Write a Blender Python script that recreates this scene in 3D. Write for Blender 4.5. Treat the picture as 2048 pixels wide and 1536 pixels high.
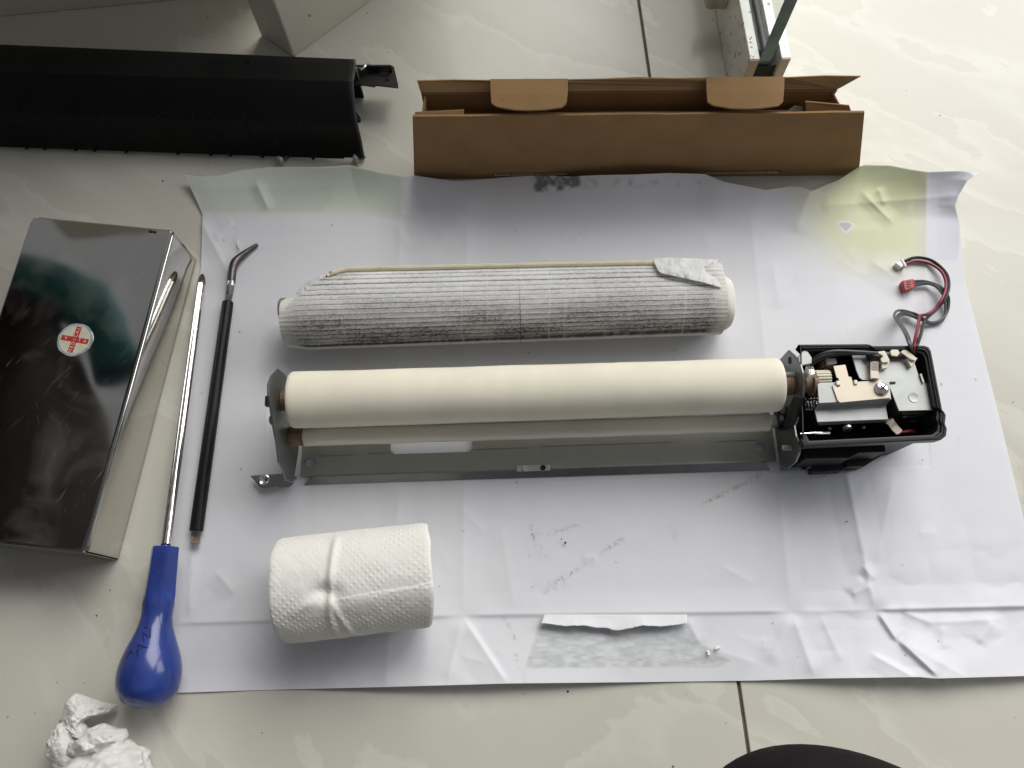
import bpy, bmesh, math, random
import numpy as np
from mathutils import Vector, Matrix

R = math.radians
random.seed(7)
rng = np.random.default_rng(11)
for o in list(bpy.data.objects):
    bpy.data.objects.remove(o)
scene = bpy.context.scene
col = scene.collection

# ------------------------------------------------------------------ camera
CAM_H, PITCH, FPX = 0.57, R(18.5), 1600.0        # FPX: focal length in pixels of the 2048 px photograph
cam_d = bpy.data.cameras.new('camera')
cam = bpy.data.objects.new('camera', cam_d)
col.objects.link(cam)
cam.location = (0, 0, CAM_H)
cam.rotation_euler = (PITCH, 0, 0)
cam_d.sensor_width = 36
cam_d.lens = 36 * FPX / 2048
cam_d.clip_start = 0.005
cam_d.clip_end = 50
scene.camera = cam

# ------------------------------------------------------------------ light
world = bpy.data.worlds.new('World')
scene.world = world
world.use_nodes = True
wb = world.node_tree.nodes['Background']
wb.inputs[0].default_value = (0.93, 0.95, 1.0, 1)
wb.inputs[1].default_value = 0.23

def area(name, loc, target, sx, sy, power, color):
    d = bpy.data.lights.new(name, 'AREA')
    d.shape = 'RECTANGLE'; d.size = sx; d.size_y = sy
    d.energy = power; d.color = color
    o = bpy.data.objects.new(name, d); col.objects.link(o)
    o.location = loc
    o.rotation_euler = (Vector(target) - Vector(loc)).to_track_quat('-Z', 'Y').to_euler()
    return o
area('window_light', (1.35, 3.0, 3.0), (0.0, 0.2, 0.0), 3.2, 2.8, 222, (1.0, 0.98, 0.935))
area('doorway_light', (2.1, 0.95, 1.35), (0.0, 0.2, 0.0), 1.0, 1.3, 22, (0.95, 0.95, 1.0))

vs = scene.view_settings
vs.view_transform = 'Standard'; vs.look = 'None'; vs.exposure = -0.14; vs.gamma = 1.0
vs.use_curve_mapping = False

# ------------------------------------------------------------------ helpers
CT, ST = math.cos(PITCH), math.sin(PITCH)
def ray(u, v):
    dx, dy = (u - 1024) / FPX, -(v - 768) / FPX
    return Vector((dx, dy * CT + ST, dy * ST - CT))
def P(u, v, z=0.0):
    d = ray(u, v)
    t = (z - CAM_H) / d.z
    return Vector((d.x * t, d.y * t, z))
def Pnp(u, v, z):
    dx, dy = (u - 1024) / FPX, -(v - 768) / FPX
    wy, wz = dy * CT + ST, dy * ST - CT
    t = (z - CAM_H) / wz
    return np.stack([dx * t, wy * t, z + 0 * t], -1)

def mk(name, verts, faces, mat=None, parent=None, smooth=False, bevel=0, seg=2, solid=0, angle=30, sub=0):
    me = bpy.data.meshes.new(name)
    me.from_pydata([tuple(v) for v in verts], [], faces)
    bm = bmesh.new(); bm.from_mesh(me)
    bmesh.ops.recalc_face_normals(bm, faces=bm.faces)
    bm.to_mesh(me); bm.free()
    return fin(name, me, mat, parent, smooth, bevel, seg, solid, angle, sub)

def fin(name, me, mat=None, parent=None, smooth=False, bevel=0, seg=2, solid=0, angle=30, sub=0):
    o = bpy.data.objects.new(name, me)
    col.objects.link(o)
    if mat: me.materials.append(mat)
    if smooth:
        for p in me.polygons: p.use_smooth = True
        if smooth == 'auto':
            try: me.set_sharp_from_angle(angle=R(angle))
            except Exception: pass
    if solid:
        m = o.modifiers.new('thickness', 'SOLIDIFY'); m.thickness = solid; m.offset = 0
    if sub:
        m = o.modifiers.new('sub', 'SUBSURF'); m.levels = sub; m.render_levels = sub
    if bevel:
        m = o.modifiers.new('bevel', 'BEVEL'); m.width = bevel; m.segments = seg
        m.limit_method = 'ANGLE'; m.angle_limit = R(35); m.harden_normals = False
    if parent: o.parent = parent
    return o

def tag(o, label, cat, group=None):
    o['label'] = label; o['category'] = cat
    if group: o['group'] = group
    return o
def thing(name, label, cat, loc=(0, 0, 0), rz=0, group=None):
    o = bpy.data.objects.new(name, None); col.objects.link(o)
    o.empty_display_size = 0.01
    o.location = loc; o.rotation_euler = (0, 0, rz)
    return tag(o, label, cat, group)

def g_box(x0, x1, y0, y1, z0, z1):
    v = [(x, y, z) for z in (z0, z1) for y in (y0, y1) for x in (x0, x1)]
    f = [(0, 2, 3, 1), (4, 5, 7, 6), (0, 1, 5, 4), (2, 6, 7, 3), (0, 4, 6, 2), (1, 3, 7, 5)]
    return v, f
def g_prism(poly, z0, z1):
    """poly: list of (x, y); straight extrusion"""
    n = len(poly)
    v = [(p[0], p[1], z0) for p in poly] + [(p[0], p[1], z1) for p in poly]
    f = [tuple(range(n))[::-1], tuple(range(n, 2 * n))]
    f += [(i, (i + 1) % n, n + (i + 1) % n, n + i) for i in range(n)]
    return v, f
def g_loft(rings, cap=True, closed=True):
    n = len(rings[0]); v = [p for r in rings for p in r]; f = []
    for k in range(len(rings) - 1):
        for i in range(n if closed else n - 1):
            j = (i + 1) % n
            f.append((k * n + i, k * n + j, (k + 1) * n + j, (k + 1) * n + i))
    if cap:
        f.append(tuple(range(n))[::-1]); f.append(tuple((len(rings) - 1) * n + i for i in range(n)))
    return v, f
def frame(d):
    d = Vector(d).normalized()
    a = Vector((0, 0, 1)) if abs(d.z) < 0.9 else Vector((1, 0, 0))
    s = d.cross(a).normalized(); t = s.cross(d).normalized()
    return d, s, t
def g_tube(path, rad, n=10, cap=True):
    path = [Vector(p) for p in path]; rings = []
    rads = rad if isinstance(rad, (list, tuple)) else [rad] * len(path)
    ps = None
    for i, p in enumerate(path):
        d = (path[min(i + 1, len(path) - 1)] - path[max(i - 1, 0)])
        d, s, t = frame(d)
        if ps is not None:
            s = (ps - d * ps.dot(d)).normalized(); t = d.cross(s)
        ps = s
        rings.append([tuple(p + (s * math.cos(2 * math.pi * k / n) + t * math.sin(2 * math.pi * k / n)) * rads[i]) for k in range(n)])
    return g_loft(rings, cap)
def spline(pts, n=8):
    """Catmull-Rom through points"""
    pts = [Vector(p) for p in pts]; out = []
    for i in range(len(pts) - 1):
        p0 = pts[max(i - 1, 0)]; p1 = pts[i]; p2 = pts[i + 1]; p3 = pts[min(i + 2, len(pts) - 1)]
        for k in range(n):
            t = k / n
            out.append(0.5 * ((2 * p1) + (p2 - p0) * t + (2 * p0 - 5 * p1 + 4 * p2 - p3) * t * t + (3 * p1 - p0 - 3 * p2 + p3) * t ** 3))
    out.append(pts[-1])
    return out
def g_cyl(p0, p1, r, n=28, r1=None):
    return g_tube([p0, p1], [r, r if r1 is None else r1], n)
def g_lathe(p0, d, prof, n=32, rf=None):
    """prof: list of (s, r) along direction d from p0"""
    p0 = Vector(p0); d, s_, t_ = frame(d); rings = []
    for s, r in prof:
        ring = []
        for k in range(n):
            a = 2 * math.pi * k / n
            rr = r if rf is None else rf(s, a, r)
            ring.append(tuple(p0 + d * s + (s_ * math.cos(a) + t_ * math.sin(a)) * rr))
        rings.append(ring)
    return g_loft(rings, True)
def merge(*gs):
    v, f = [], []
    for gv, gf in gs:
        k = len(v); v += [tuple(p) for p in gv]; f += [tuple(i + k for i in q) for q in gf]
    return v, f
def off(g, o):
    return [tuple(Vector(p) - Vector(o)) for p in g[0]], g[1]

# --- numpy value noise
def _h(ix, iy, iz, s):
    n = (ix * 374761393 + iy * 668265263 + iz * 2147483647 + s * 974634541) & 0xFFFFFFFF
    n = ((n ^ (n >> 13)) * 1274126177) & 0xFFFFFFFF
    return ((n ^ (n >> 16)) & 0xFFFF) / 65535.0
def vnoise(x, y, z=0.0, s=0):
    x, y, z = np.broadcast_arrays(np.asarray(x, float), np.asarray(y, float), np.asarray(z, float))
    ix, iy, iz = np.floor(x).astype(np.int64), np.floor(y).astype(np.int64), np.floor(z).astype(np.int64)
    fx, fy, fz = x - ix, y - iy, z - iz
    fx, fy, fz = [q * q * (3 - 2 * q) for q in (fx, fy, fz)]
    r = 0
    for a in (0, 1):
        for b in (0, 1):
            for c in (0, 1):
                w = (fx if a else 1 - fx) * (fy if b else 1 - fy) * (fz if c else 1 - fz)
                r = r + w * _h(ix + a, iy + b, iz + c, s)
    return r
def fbm(x, y, z=0.0, s=0, o=4):
    r, a, t = 0, 0.5, 0
    for k in range(o):
        r = r + a * vnoise(x * 2 ** k, y * 2 ** k, np.asarray(z) * 2 ** k, s + k); t += a; a *= 0.5
    return r / t
def sstep(a, b, x):
    t = np.clip((x - a) / (b - a), 0, 1); return t * t * (3 - 2 * t)
def segdist(x, y, p, q):
    px, py = p; qx, qy = q
    L = (qx - px) ** 2 + (qy - py) ** 2
    t = np.clip(((x - px) * (qx - px) + (y - py) * (qy - py)) / L, 0, 1)
    return np.hypot(x - px - t * (qx - px), y - py - t * (qy - py)), t
def inpoly(x, y, poly):
    ins = np.zeros(np.shape(x), bool); n = len(poly)
    for i in range(n):
        x0, y0 = poly[i]; x1, y1 = poly[(i + 1) % n]
        c = ((y0 > y) != (y1 > y)) & (x < (x1 - x0) * (y - y0) / (y1 - y0 + 1e-9) + x0)
        ins ^= c
    return ins
def polysoft(x, y, poly, w):
    d = np.full(np.shape(x), 1e9)
    for i in range(len(poly)):
        d = np.minimum(d, segdist(x, y, poly[i], poly[(i + 1) % len(poly)])[0])
    s = np.where(inpoly(x, y, poly), d, -d)
    return sstep(-w, w, s)

def grid_obj(name, pos, mat, colors=None, parent=None, smooth=True, solid=0, uv=False, keep=None):
    """pos: (ny, nx, 3) array"""
    ny, nx = pos.shape[:2]
    idx = np.arange(ny * nx).reshape(ny, nx)
    q = np.stack([idx[:-1, :-1], idx[:-1, 1:], idx[1:, 1:], idx[1:, :-1]], -1).reshape(-1, 4)
    if keep is not None:
        q = q[keep.reshape(-1)]
    me = bpy.data.meshes.new(name)
    me.vertices.add(ny * nx); me.vertices.foreach_set('co', pos.reshape(-1).astype(np.float32))
    me.loops.add(q.size); me.loops.foreach_set('vertex_index', q.reshape(-1).astype(np.int32))
    me.polygons.add(len(q)); me.polygons.foreach_set('loop_start', np.arange(0, q.size, 4, dtype=np.int32))
    me.update(calc_edges=True); me.validate()
    if colors is not None:
        at = me.color_attributes.new('print', 'FLOAT_COLOR', 'POINT')
        c4 = np.ones((ny * nx, 4), np.float32); c4[:, :3] = colors.reshape(-1, 3)
        at.data.foreach_set('color', c4.reshape(-1))
    if uv:
        l = me.uv_layers.new(name='UVMap')
        uu, vv = np.meshgrid(np.linspace(0, 1, nx), np.linspace(0, 1, ny))
        vi = np.zeros(len(me.loops), np.int32); me.loops.foreach_get('vertex_index', vi)
        l.data.foreach_set('uv', np.stack([uu.reshape(-1)[vi], vv.reshape(-1)[vi]], -1).reshape(-1).astype(np.float32))
    return fin(name, me, mat, parent, smooth, solid=solid)

# ------------------------------------------------------------------ materials
def M(name, c, rough=0.5, metal=0.0, var=0.12, vs_=40.0, bump=0.0, bs=300.0, spec=0.5, coat=0.0,
      rvar=0.0, attr=None, transl=0.0, stretch=None, trans=0.0, ior=1.45, sss=0.0, speck=None):
    m = bpy.data.materials.new(name); m.use_nodes = True
    nt = m.node_tree; N = nt.nodes; L = nt.links
    b = N['Principled BSDF']
    b.inputs['Roughness'].default_value = rough; b.inputs['Metallic'].default_value = metal
    b.inputs['Specular IOR Level'].default_value = spec; b.inputs['IOR'].default_value = ior
    b.inputs['Coat Weight'].default_value = coat; b.inputs['Transmission Weight'].default_value = trans
    if coat: b.inputs['Coat Roughness'].default_value = 0.08
    if sss:
        b.inputs['Subsurface Weight'].default_value = sss
        b.inputs['Subsurface Radius'].default_value = (0.004, 0.003, 0.002)
    tc = N.new('ShaderNodeTexCoord'); vec = tc.outputs['Object']
    if stretch:
        mp = N.new('ShaderNodeMapping'); mp.inputs['Scale'].default_value = stretch
        L.new(vec, mp.inputs[0]); vec = mp.outputs[0]
    ns = N.new('ShaderNodeTexNoise'); ns.inputs['Scale'].default_value = vs_; ns.inputs['Detail'].default_value = 6
    L.new(vec, ns.inputs['Vector'])
    rmp = N.new('ShaderNodeMapRange')
    rmp.inputs[1].default_value = 0.3; rmp.inputs[2].default_value = 0.7
    rmp.inputs[3].default_value = 1 - var; rmp.inputs[4].default_value = 1 + var
    L.new(ns.outputs['Fac'], rmp.inputs[0])
    mx = N.new('ShaderNodeMix'); mx.data_type = 'RGBA'; mx.blend_type = 'MULTIPLY'
    mx.inputs[0].default_value = 1.0
    if attr:
        at = N.new('ShaderNodeVertexColor'); at.layer_name = attr
        L.new(at.outputs[0], mx.inputs[6])
    else:
        mx.inputs[6].default_value = (*c, 1)
    L.new(rmp.outputs[0], mx.inputs[7])
    out_c = mx.outputs[2]
    if speck:
        sc, th, scol = speck
        vo = N.new('ShaderNodeTexNoise'); vo.inputs['Scale'].default_value = sc; vo.inputs['Detail'].default_value = 2
        L.new(tc.outputs['Object'], vo.inputs['Vector'])
        rr = N.new('ShaderNodeMapRange'); rr.inputs[1].default_value = th; rr.inputs[2].default_value = th + 0.03
        L.new(vo.outputs['Fac'], rr.inputs[0])
        m2 = N.new('ShaderNodeMix'); m2.data_type = 'RGBA'
        L.new(rr.outputs[0], m2.inputs[0]); L.new(out_c, m2.inputs[6]); m2.inputs[7].default_value = (*scol, 1)
        out_c = m2.outputs[2]
    L.new(out_c, b.inputs['Base Color'])
    if rvar:
        r2 = N.new('ShaderNodeMapRange'); r2.inputs[1].default_value = 0.3; r2.inputs[2].default_value = 0.7
        r2.inputs[3].default_value = max(rough - rvar, 0.02); r2.inputs[4].default_value = rough + rvar
        L.new(ns.outputs['Fac'], r2.inputs[0]); L.new(r2.outputs[0], b.inputs['Roughness'])
    if bump:
        n2 = N.new('ShaderNodeTexNoise'); n2.inputs['Scale'].default_value = bs; n2.inputs['Detail'].default_value = 4
        L.new(vec, n2.inputs['Vector'])
        bp = N.new('ShaderNodeBump'); bp.inputs['Strength'].default_value = bump; bp.inputs['Distance'].default_value = 0.001
        L.new(n2.outputs['Fac'], bp.inputs['Height']); L.new(bp.outputs[0], b.inputs['Normal'])
    if transl:
        t = N.new('ShaderNodeBsdfTranslucent'); L.new(out_c, t.inputs[0])
        ms = N.new('ShaderNodeMixShader'); ms.inputs[0].default_value = transl
        L.new(b.outputs[0], ms.inputs[1]); L.new(t.outputs[0], ms.inputs[2])
        L.new(ms.outputs[0], N['Material Output'].inputs[0])
    return m

def marble():
    m = M('floor_tile_marble', (0.5, 0.5, 0.45), rough=0.22, var=0.05, vs_=5, spec=0.35, rvar=0.06)
    nt = m.node_tree; N = nt.nodes; L = nt.links; b = N['Principled BSDF']
    tc = N.new('ShaderNodeTexCoord')
    m0 = N.new('ShaderNodeMapping'); m0.inputs['Rotation'].default_value = (0, 0, R(38))
    L.new(tc.outputs['Object'], m0.inputs[0])
    mp = N.new('ShaderNodeMapping'); mp.inputs['Scale'].default_value = (1.0, 2.4, 1); mp.inputs['Location'].default_value = (3.1, 1.7, 0)
    L.new(m0.outputs[0], mp.inputs[0])
    wn = N.new('ShaderNodeTexNoise'); wn.inputs['Scale'].default_value = 2.3; wn.inputs['Detail'].default_value = 9; wn.inputs['Roughness'].default_value = 0.56
    wn.inputs['Distortion'].default_value = 0.35
    L.new(mp.outputs[0], wn.inputs['Vector'])
    cr = N.new('ShaderNodeValToRGB')
    e = cr.color_ramp.elements
    e[0].position = 0.30; e[0].color = (0.539, 0.522, 0.451, 1)
    e[1].position = 0.76; e[1].color = (0.616, 0.605, 0.533, 1)
    for p, c in ((0.42, (0.567, 0.550, 0.479)), (0.447, (0.616, 0.600, 0.528)), (0.453, (0.550, 0.533, 0.462)), (0.54, (0.578, 0.563, 0.495)), (0.572, (0.621, 0.605, 0.539)), (0.579, (0.561, 0.544, 0.473))):
        x = e.new(p); x.color = (*c, 1)
    L.new(wn.outputs['Fac'], cr.inputs[0])
    # fine dark dirt specks
    sp = N.new('ShaderNodeTexNoise'); sp.inputs['Scale'].default_value = 210; sp.inputs['Detail'].default_value = 1
    L.new(tc.outputs['Object'], sp.inputs['Vector'])
    r = N.new('ShaderNodeMapRange'); r.inputs[1].default_value = 0.79; r.inputs[2].default_value = 0.82
    L.new(sp.outputs['Fac'], r.inputs[0])
    mx = N.new('ShaderNodeMix'); mx.data_type = 'RGBA'
    L.new(r.outputs[0], mx.inputs[0]); L.new(cr.outputs[0], mx.inputs[6]); mx.inputs[7].default_value = (0.12, 0.11, 0.09, 1)
    L.new(mx.outputs[2], b.inputs['Base Color'])
    return m

MT = {}
MT['tile'] = marble()
MT['grout'] = M('grout', (0.16, 0.135, 0.10), 0.9, var=0.25, vs_=60)
MT['paper'] = M('poster_paper', (0.8, 0.8, 0.82), 0.55, var=0.015, vs_=25, bump=0.06, bs=500, attr='print', transl=0.12, spec=0.3)
MT['paperwhite'] = M('torn_paper', (0.80, 0.80, 0.82), 0.6, var=0.03, vs_=60, bump=0.1, bs=600, transl=0.15)
MT['cream'] = M('cream_felt', (0.80, 0.755, 0.62), 0.95, var=0.04, vs_=45, bump=0.12, bs=2600, spec=0.15)
MT['webdirty'] = M('toner_stained_web', (1, 1, 1), 0.9, var=0.05, vs_=250, bump=0.25, bs=1300, attr='print', spec=0.15)
MT['webwhite'] = M('white_web', (0.80, 0.78, 0.71), 0.9, var=0.04, vs_=80, bump=0.2, bs=900, spec=0.2)
MT['film'] = M('sheer_web_film', (0.86, 0.86, 0.85), 0.6, var=0.08, vs_=90, bump=0.3, bs=300, transl=0.35)
MT['foam'] = M('yellowed_foam_strip', (0.62, 0.56, 0.41), 0.9, var=0.08, vs_=90, bump=0.4, bs=900)
MT['galv'] = M('galvanised_steel', (0.44, 0.455, 0.44), 0.48, metal=0.4, var=0.06, vs_=120, bump=0.03, bs=700)
MT['galvdark'] = M('galvanised_steel_dull', (0.22, 0.232, 0.228), 0.36, metal=0.75, var=0.08, vs_=90)
MT['baseplate'] = M('zinc_base_plate', (0.30, 0.305, 0.275), 0.42, metal=0.6, var=0.05, vs_=60, bump=0.02, bs=900)
MT['steelbright'] = M('bright_steel', (0.70, 0.69, 0.66), 0.22, metal=1.0, var=0.06, vs_=80)
MT['chrome'] = M('chrome_shaft', (0.78, 0.765, 0.73), 0.13, metal=1.0, var=0.05, vs_=200, rvar=0.05)
MT['darksteel'] = M('dark_forged_steel', (0.10, 0.09, 0.085), 0.36, metal=0.8, var=0.3, vs_=120, bump=0.15, bs=600)
MT['copper'] = M('copper_tinted_steel', (0.50, 0.40, 0.33), 0.3, metal=0.9, var=0.1, vs_=100)
MT['blacksleeve'] = M('black_sleeve', (0.009, 0.009, 0.010), 0.38, var=0.25, vs_=90, bump=0.06, bs=250, spec=0.25)
MT['brown'] = M('brown_bushing', (0.22, 0.135, 0.08), 0.55, var=0.22, vs_=180, bump=0.15, bs=600)
MT['black'] = M('black_plastic', (0.012, 0.012, 0.013), 0.42, var=0.2, vs_=90, bump=0.05, bs=1200, spec=0.4)
MT['cover'] = M('black_textured_plastic', (0.004, 0.0045, 0.0045), 0.6, var=0.2, vs_=60, bump=0.05, bs=2000, spec=0.26)
MT['tan'] = M('tan_passivated_plate', (0.60, 0.53, 0.43), 0.45, metal=0.35, var=0.05, vs_=60)
MT['creamplastic'] = M('cream_nylon', (0.72, 0.68, 0.54), 0.42, var=0.05, vs_=80, sss=0.1)
MT['beigesleeve'] = M('beige_sleeve', (0.62, 0.54, 0.44), 0.5, var=0.06, vs_=80)
MT['whiteplastic'] = M('white_connector_plastic', (0.80, 0.79, 0.75), 0.35, var=0.04, vs_=80)
MT['redplastic'] = M('red_connector_plastic', (0.36, 0.022, 0.02), 0.35, var=0.08, vs_=100)
MT['wireblack'] = M('black_wire', (0.012, 0.012, 0.013), 0.4, var=0.1)
MT['wiregrey'] = M('grey_wire', (0.075, 0.078, 0.08), 0.38, var=0.1)
MT['wirered'] = M('dark_red_wire', (0.20, 0.014, 0.03), 0.38, var=0.1)
MT['blue'] = M('blue_handle_plastic', (0.024, 0.046, 0.22), 0.24, var=0.28, vs_=38, bump=0.03, bs=80, coat=0.3, speck=(150, 0.73, (0.01, 0.013, 0.05)))
MT['ink'] = M('black_marker_ink', (0.012, 0.014, 0.05), 0.5, var=0.2)
MT['cardboard'] = M('brown_cardboard', (0.285, 0.175, 0.085), 0.92, var=0.09, vs_=35, bump=0.12, bs=800, spec=0.12, speck=(420, 0.71, (0.19, 0.12, 0.065)))
MT['cardedge'] = M('cardboard_edge', (0.42, 0.32, 0.21), 0.95, var=0.3, vs_=400, bump=0.4, bs=900, spec=0.1)
MT['beige'] = M('beige_painted_panel', (0.68, 0.65, 0.55), 0.5, var=0.03, vs_=20, bump=0.03, bs=900, speck=(90, 0.78, (0.3, 0.26, 0.2)))
MT['alu'] = M('white_aluminium', (0.74, 0.73, 0.69), 0.36, metal=0.25, var=0.06, vs_=60, speck=(160, 0.64, (0.24, 0.21, 0.18)))
MT['aluside'] = M('grey_aluminium', (0.62, 0.61, 0.58), 0.3, metal=0.3, var=0.06, vs_=40)
MT['alucut'] = M('sawn_aluminium', (0.42, 0.36, 0.28), 0.4, metal=0.4, var=0.1, vs_=200)
MT['gasket'] = M('grey_gasket', (0.20, 0.205, 0.20), 0.7, var=0.12, vs_=90)
MT['rubber'] = M('black_rubber', (0.01, 0.01, 0.01), 0.7, var=0.1)
MT['towel'] = M('embossed_paper_towel', (0.86, 0.85, 0.80), 0.95, var=0.02, vs_=60, spec=0.1, transl=0.12)
MT['tissue'] = M('white_tissue', (0.88, 0.87, 0.84), 1.0, var=0.02, vs_=60, bump=0.1, bs=500, spec=0.03, transl=0.32)
MT['trouser'] = M('dark_trouser_cloth', (0.016, 0.013, 0.014), 0.9, var=0.25, vs_=30, bump=0.3, bs=600, spec=0.12)
MT['teal'] = M('teal_cloth', (0.02, 0.085, 0.09), 0.9, var=0.2, vs_=30, spec=0.12)
MT['skin'] = M('skin', (0.42, 0.27, 0.19), 0.55, var=0.06, vs_=40, sss=0.1)
MT['hair'] = M('black_hair', (0.012, 0.011, 0.01), 0.5, var=0.3, vs_=200)
MT['sticker'] = M('cream_sticker', (0.58, 0.55, 0.43), 0.45, var=0.09, vs_=200, speck=(500, 0.73, (0.3, 0.25, 0.17)))
MT['stickerring'] = M('sticker_silver_rim', (0.36, 0.41, 0.44), 0.4, metal=0.2, var=0.25, vs_=350)
MT['stickerred'] = M('sticker_red', (0.42, 0.03, 0.022), 0.45, var=0.15, vs_=300)
MT['stickerlet'] = M('sticker_lettering', (0.70, 0.52, 0.45), 0.5, var=0.08, vs_=300)
MT['debris'] = M('dark_debris', (0.03, 0.028, 0.025), 0.8)

def glass(name, c):
    m = bpy.data.materials.new(name); m.use_nodes = True
    b = m.node_tree.nodes['Principled BSDF']
    b.inputs['Base Color'].default_value = (*c, 1); b.inputs['Transmission Weight'].default_value = 1.0
    b.inputs['Roughness'].default_value = 0.03; b.inputs['IOR'].default_value = 1.45
    return m
MT['glass'] = glass('clear_glass', (0.93, 0.97, 0.96))
MT['glassedge'] = M('teal_glass_edge', (0.15, 0.27, 0.275), 0.22, var=0.25, vs_=60, spec=0.6)

def steelbox_mat():
    m = M('polished_steel', (0.60, 0.585, 0.55), 0.07, metal=1.0, var=0.03, vs_=12, bump=0.0)
    nt = m.node_tree; N = nt.nodes; L = nt.links; b = N['Principled BSDF']
    tc = N.new('ShaderNodeTexCoord')
    def layer(scale_, rot, sc, th, hi):
        m0 = N.new('ShaderNodeMapping'); m0.inputs['Rotation'].default_value = (0, 0, R(rot)); L.new(tc.outputs['Object'], m0.inputs[0])
        mp = N.new('ShaderNodeMapping'); mp.inputs['Scale'].default_value = scale_; L.new(m0.outputs[0], mp.inputs[0])
        n = N.new('ShaderNodeTexNoise'); n.inputs['Scale'].default_value = sc; n.inputs['Detail'].default_value = 5; n.inputs['Distortion'].default_value = 0.8
        L.new(mp.outputs[0], n.inputs['Vector'])
        r = N.new('ShaderNodeMapRange'); r.inputs[1].default_value = th; r.inputs[2].default_value = hi
        L.new(n.outputs['Fac'], r.inputs[0]); return r.outputs[0]
    a = layer((45, 4, 1), 28, 8, 0.66, 0.78); c = layer((5, 60, 1), 62, 7, 0.68, 0.80); d = layer((1, 1, 1), 0, 22, 0.5, 0.75)
    mxm = N.new('ShaderNodeMath'); mxm.operation = 'MAXIMUM'; L.new(a, mxm.inputs[0]); L.new(c, mxm.inputs[1])
    df = N.new('ShaderNodeMath'); df.operation = 'MULTIPLY_ADD'; L.new(mxm.outputs[0], df.inputs[0]); df.inputs[1].default_value = 0.22
    sm = N.new('ShaderNodeMath'); sm.operation = 'MULTIPLY'; L.new(d, sm.inputs[0]); sm.inputs[1].default_value = 0.11
    L.new(sm.outputs[0], df.inputs[2])
    dif = N.new('ShaderNodeBsdfDiffuse'); dif.inputs[0].default_value = (0.5, 0.49, 0.45, 1)
    ms = N.new('ShaderNodeMixShader'); L.new(df.outputs[0], ms.inputs[0]); L.new(b.outputs[0], ms.inputs[1]); L.new(dif.outputs[0], ms.inputs[2])
    L.new(ms.outputs[0], N['Material Output'].inputs[0])
    n = N.new('ShaderNodeTexNoise'); n.inputs['Scale'].default_value = 14; n.inputs['Detail'].default_value = 1
    L.new(tc.outputs['Object'], n.inputs['Vector'])
    bp = N.new('ShaderNodeBump'); bp.inputs['Strength'].default_value = 0.25; bp.inputs['Distance'].default_value = 0.004
    L.new(n.outputs['Fac'], bp.inputs['Height']); L.new(bp.outputs[0], b.inputs['Normal'])
    return m
MT['steelbox'] = steelbox_mat()

# ------------------------------------------------------------------ floor
g1, g2 = P(1288, 75), P(1488, 1440)
gd = (g1 - g2).normalized()
rz_floor = math.atan2(gd.y, gd.x) - math.pi / 2
floor = bpy.data.objects.new('floor', None); col.objects.link(floor)
floor['kind'] = 'structure'
floor.location = g2; floor.rotation_euler = (0, 0, rz_floor)
mk('grout', *g_box(-2.4, 2.4, -1.7, 2.3, -0.03, -0.0022), MT['grout'], floor)
ts, gap = 0.8, 0.0024
tile_me = None
for i in range(-2, 3):
    for j in range(-2, 3):
        x0, y0 = i * ts, -0.15 + j * ts
        if tile_me is None:
            o = mk('tile', *g_box(gap / 2, ts - gap / 2, gap / 2, ts - gap / 2, -0.012, 0), MT['tile'], floor, bevel=0.0006)
            tile_me = o.data
        else:
            o = bpy.data.objects.new('tile', tile_me); col.objects.link(o); o.parent = floor
            b = o.modifiers.new('bevel', 'BEVEL'); b.width = 0.0006; b.segments = 2
        o.location = (x0, y0, 0)

# ------------------------------------------------------------------ poster paper
top_edge = [(369, 349), (400, 353), (440, 351), (480, 341), (540, 334), (640, 334), (700, 330), (722, 336), (760, 345), (805, 353), (830, 351), (849, 354), (907, 362), (950, 360), (1005, 355), (1050, 352), (1093, 351), (1137, 353), (1200, 350), (1269, 349), (1337, 346), (1410, 348), (1449, 364), (1532, 380), (1581, 373), (1600, 374), (1625, 382), (1650, 371), (1679, 359), (1718, 334), (1728, 330), (1780, 331), (1827, 340), (1856, 344), (1922, 342), (1957, 346)]
left_edge = [(369, 349), (394, 403), (405, 428), (402, 537), (388, 620), (374, 760), (350, 960), (333, 1120), (338, 1250), (345, 1386)]
right_edge = [(1957, 346), (1935, 361), (1917, 391), (1910, 412), (1919, 446), (1928, 554), (1952, 650), (2000, 840), (2048, 1040), (2085, 1200), (2110, 1350)]
bot_edge = [(345, 1386), (520, 1380), (770, 1374), (1014, 1367), (1300, 1364), (1512, 1361), (1640, 1357), (1839, 1354), (1870, 1357), (2048, 1352), (2110, 1350)]
def curve(pts, n):
    pts = np.array(pts, float); d = np.r_[0, np.cumsum(np.hypot(*np.diff(pts, axis=0).T))]
    t = np.linspace(0, d[-1], n)
    return np.stack([np.interp(t, d, pts[:, 0]), np.interp(t, d, pts[:, 1])], -1)
NX, NY = 760, 500
T_, B_ = curve(top_edge, NX), curve(bot_edge, NX)
L_, R_ = curve(left_edge, NY), curve(right_edge, NY)
s = np.linspace(0, 1, NX)[None, :, None]; t = np.linspace(0, 1, NY)[:, None, None]
UV = (1 - t) * T_[None] + t * B_[None] + (1 - s) * L_[:, None] + s * R_[:, None] \
    - ((1 - s) * (1 - t) * T_[0] + s * (1 - t) * T_[-1] + (1 - s) * t * B_[0] + s * t * B_[-1])
pu, pv = UV[..., 0], UV[..., 1]
tt = np.broadcast_to(t[..., 0], pu.shape)
h = np.full(pu.shape, 0.0011)
MM = 0.00036                                           # metres per photo pixel on the paper
dtop = pv - np.broadcast_to(T_[:, 1][None], pv.shape)
amp = 0.010 + 0.006 * np.sin(pu / 95.0 + 0.6) + 0.003 * sstep(1640, 1760, pu) + 0.004 * sstep(520, 380, pu)
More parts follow.
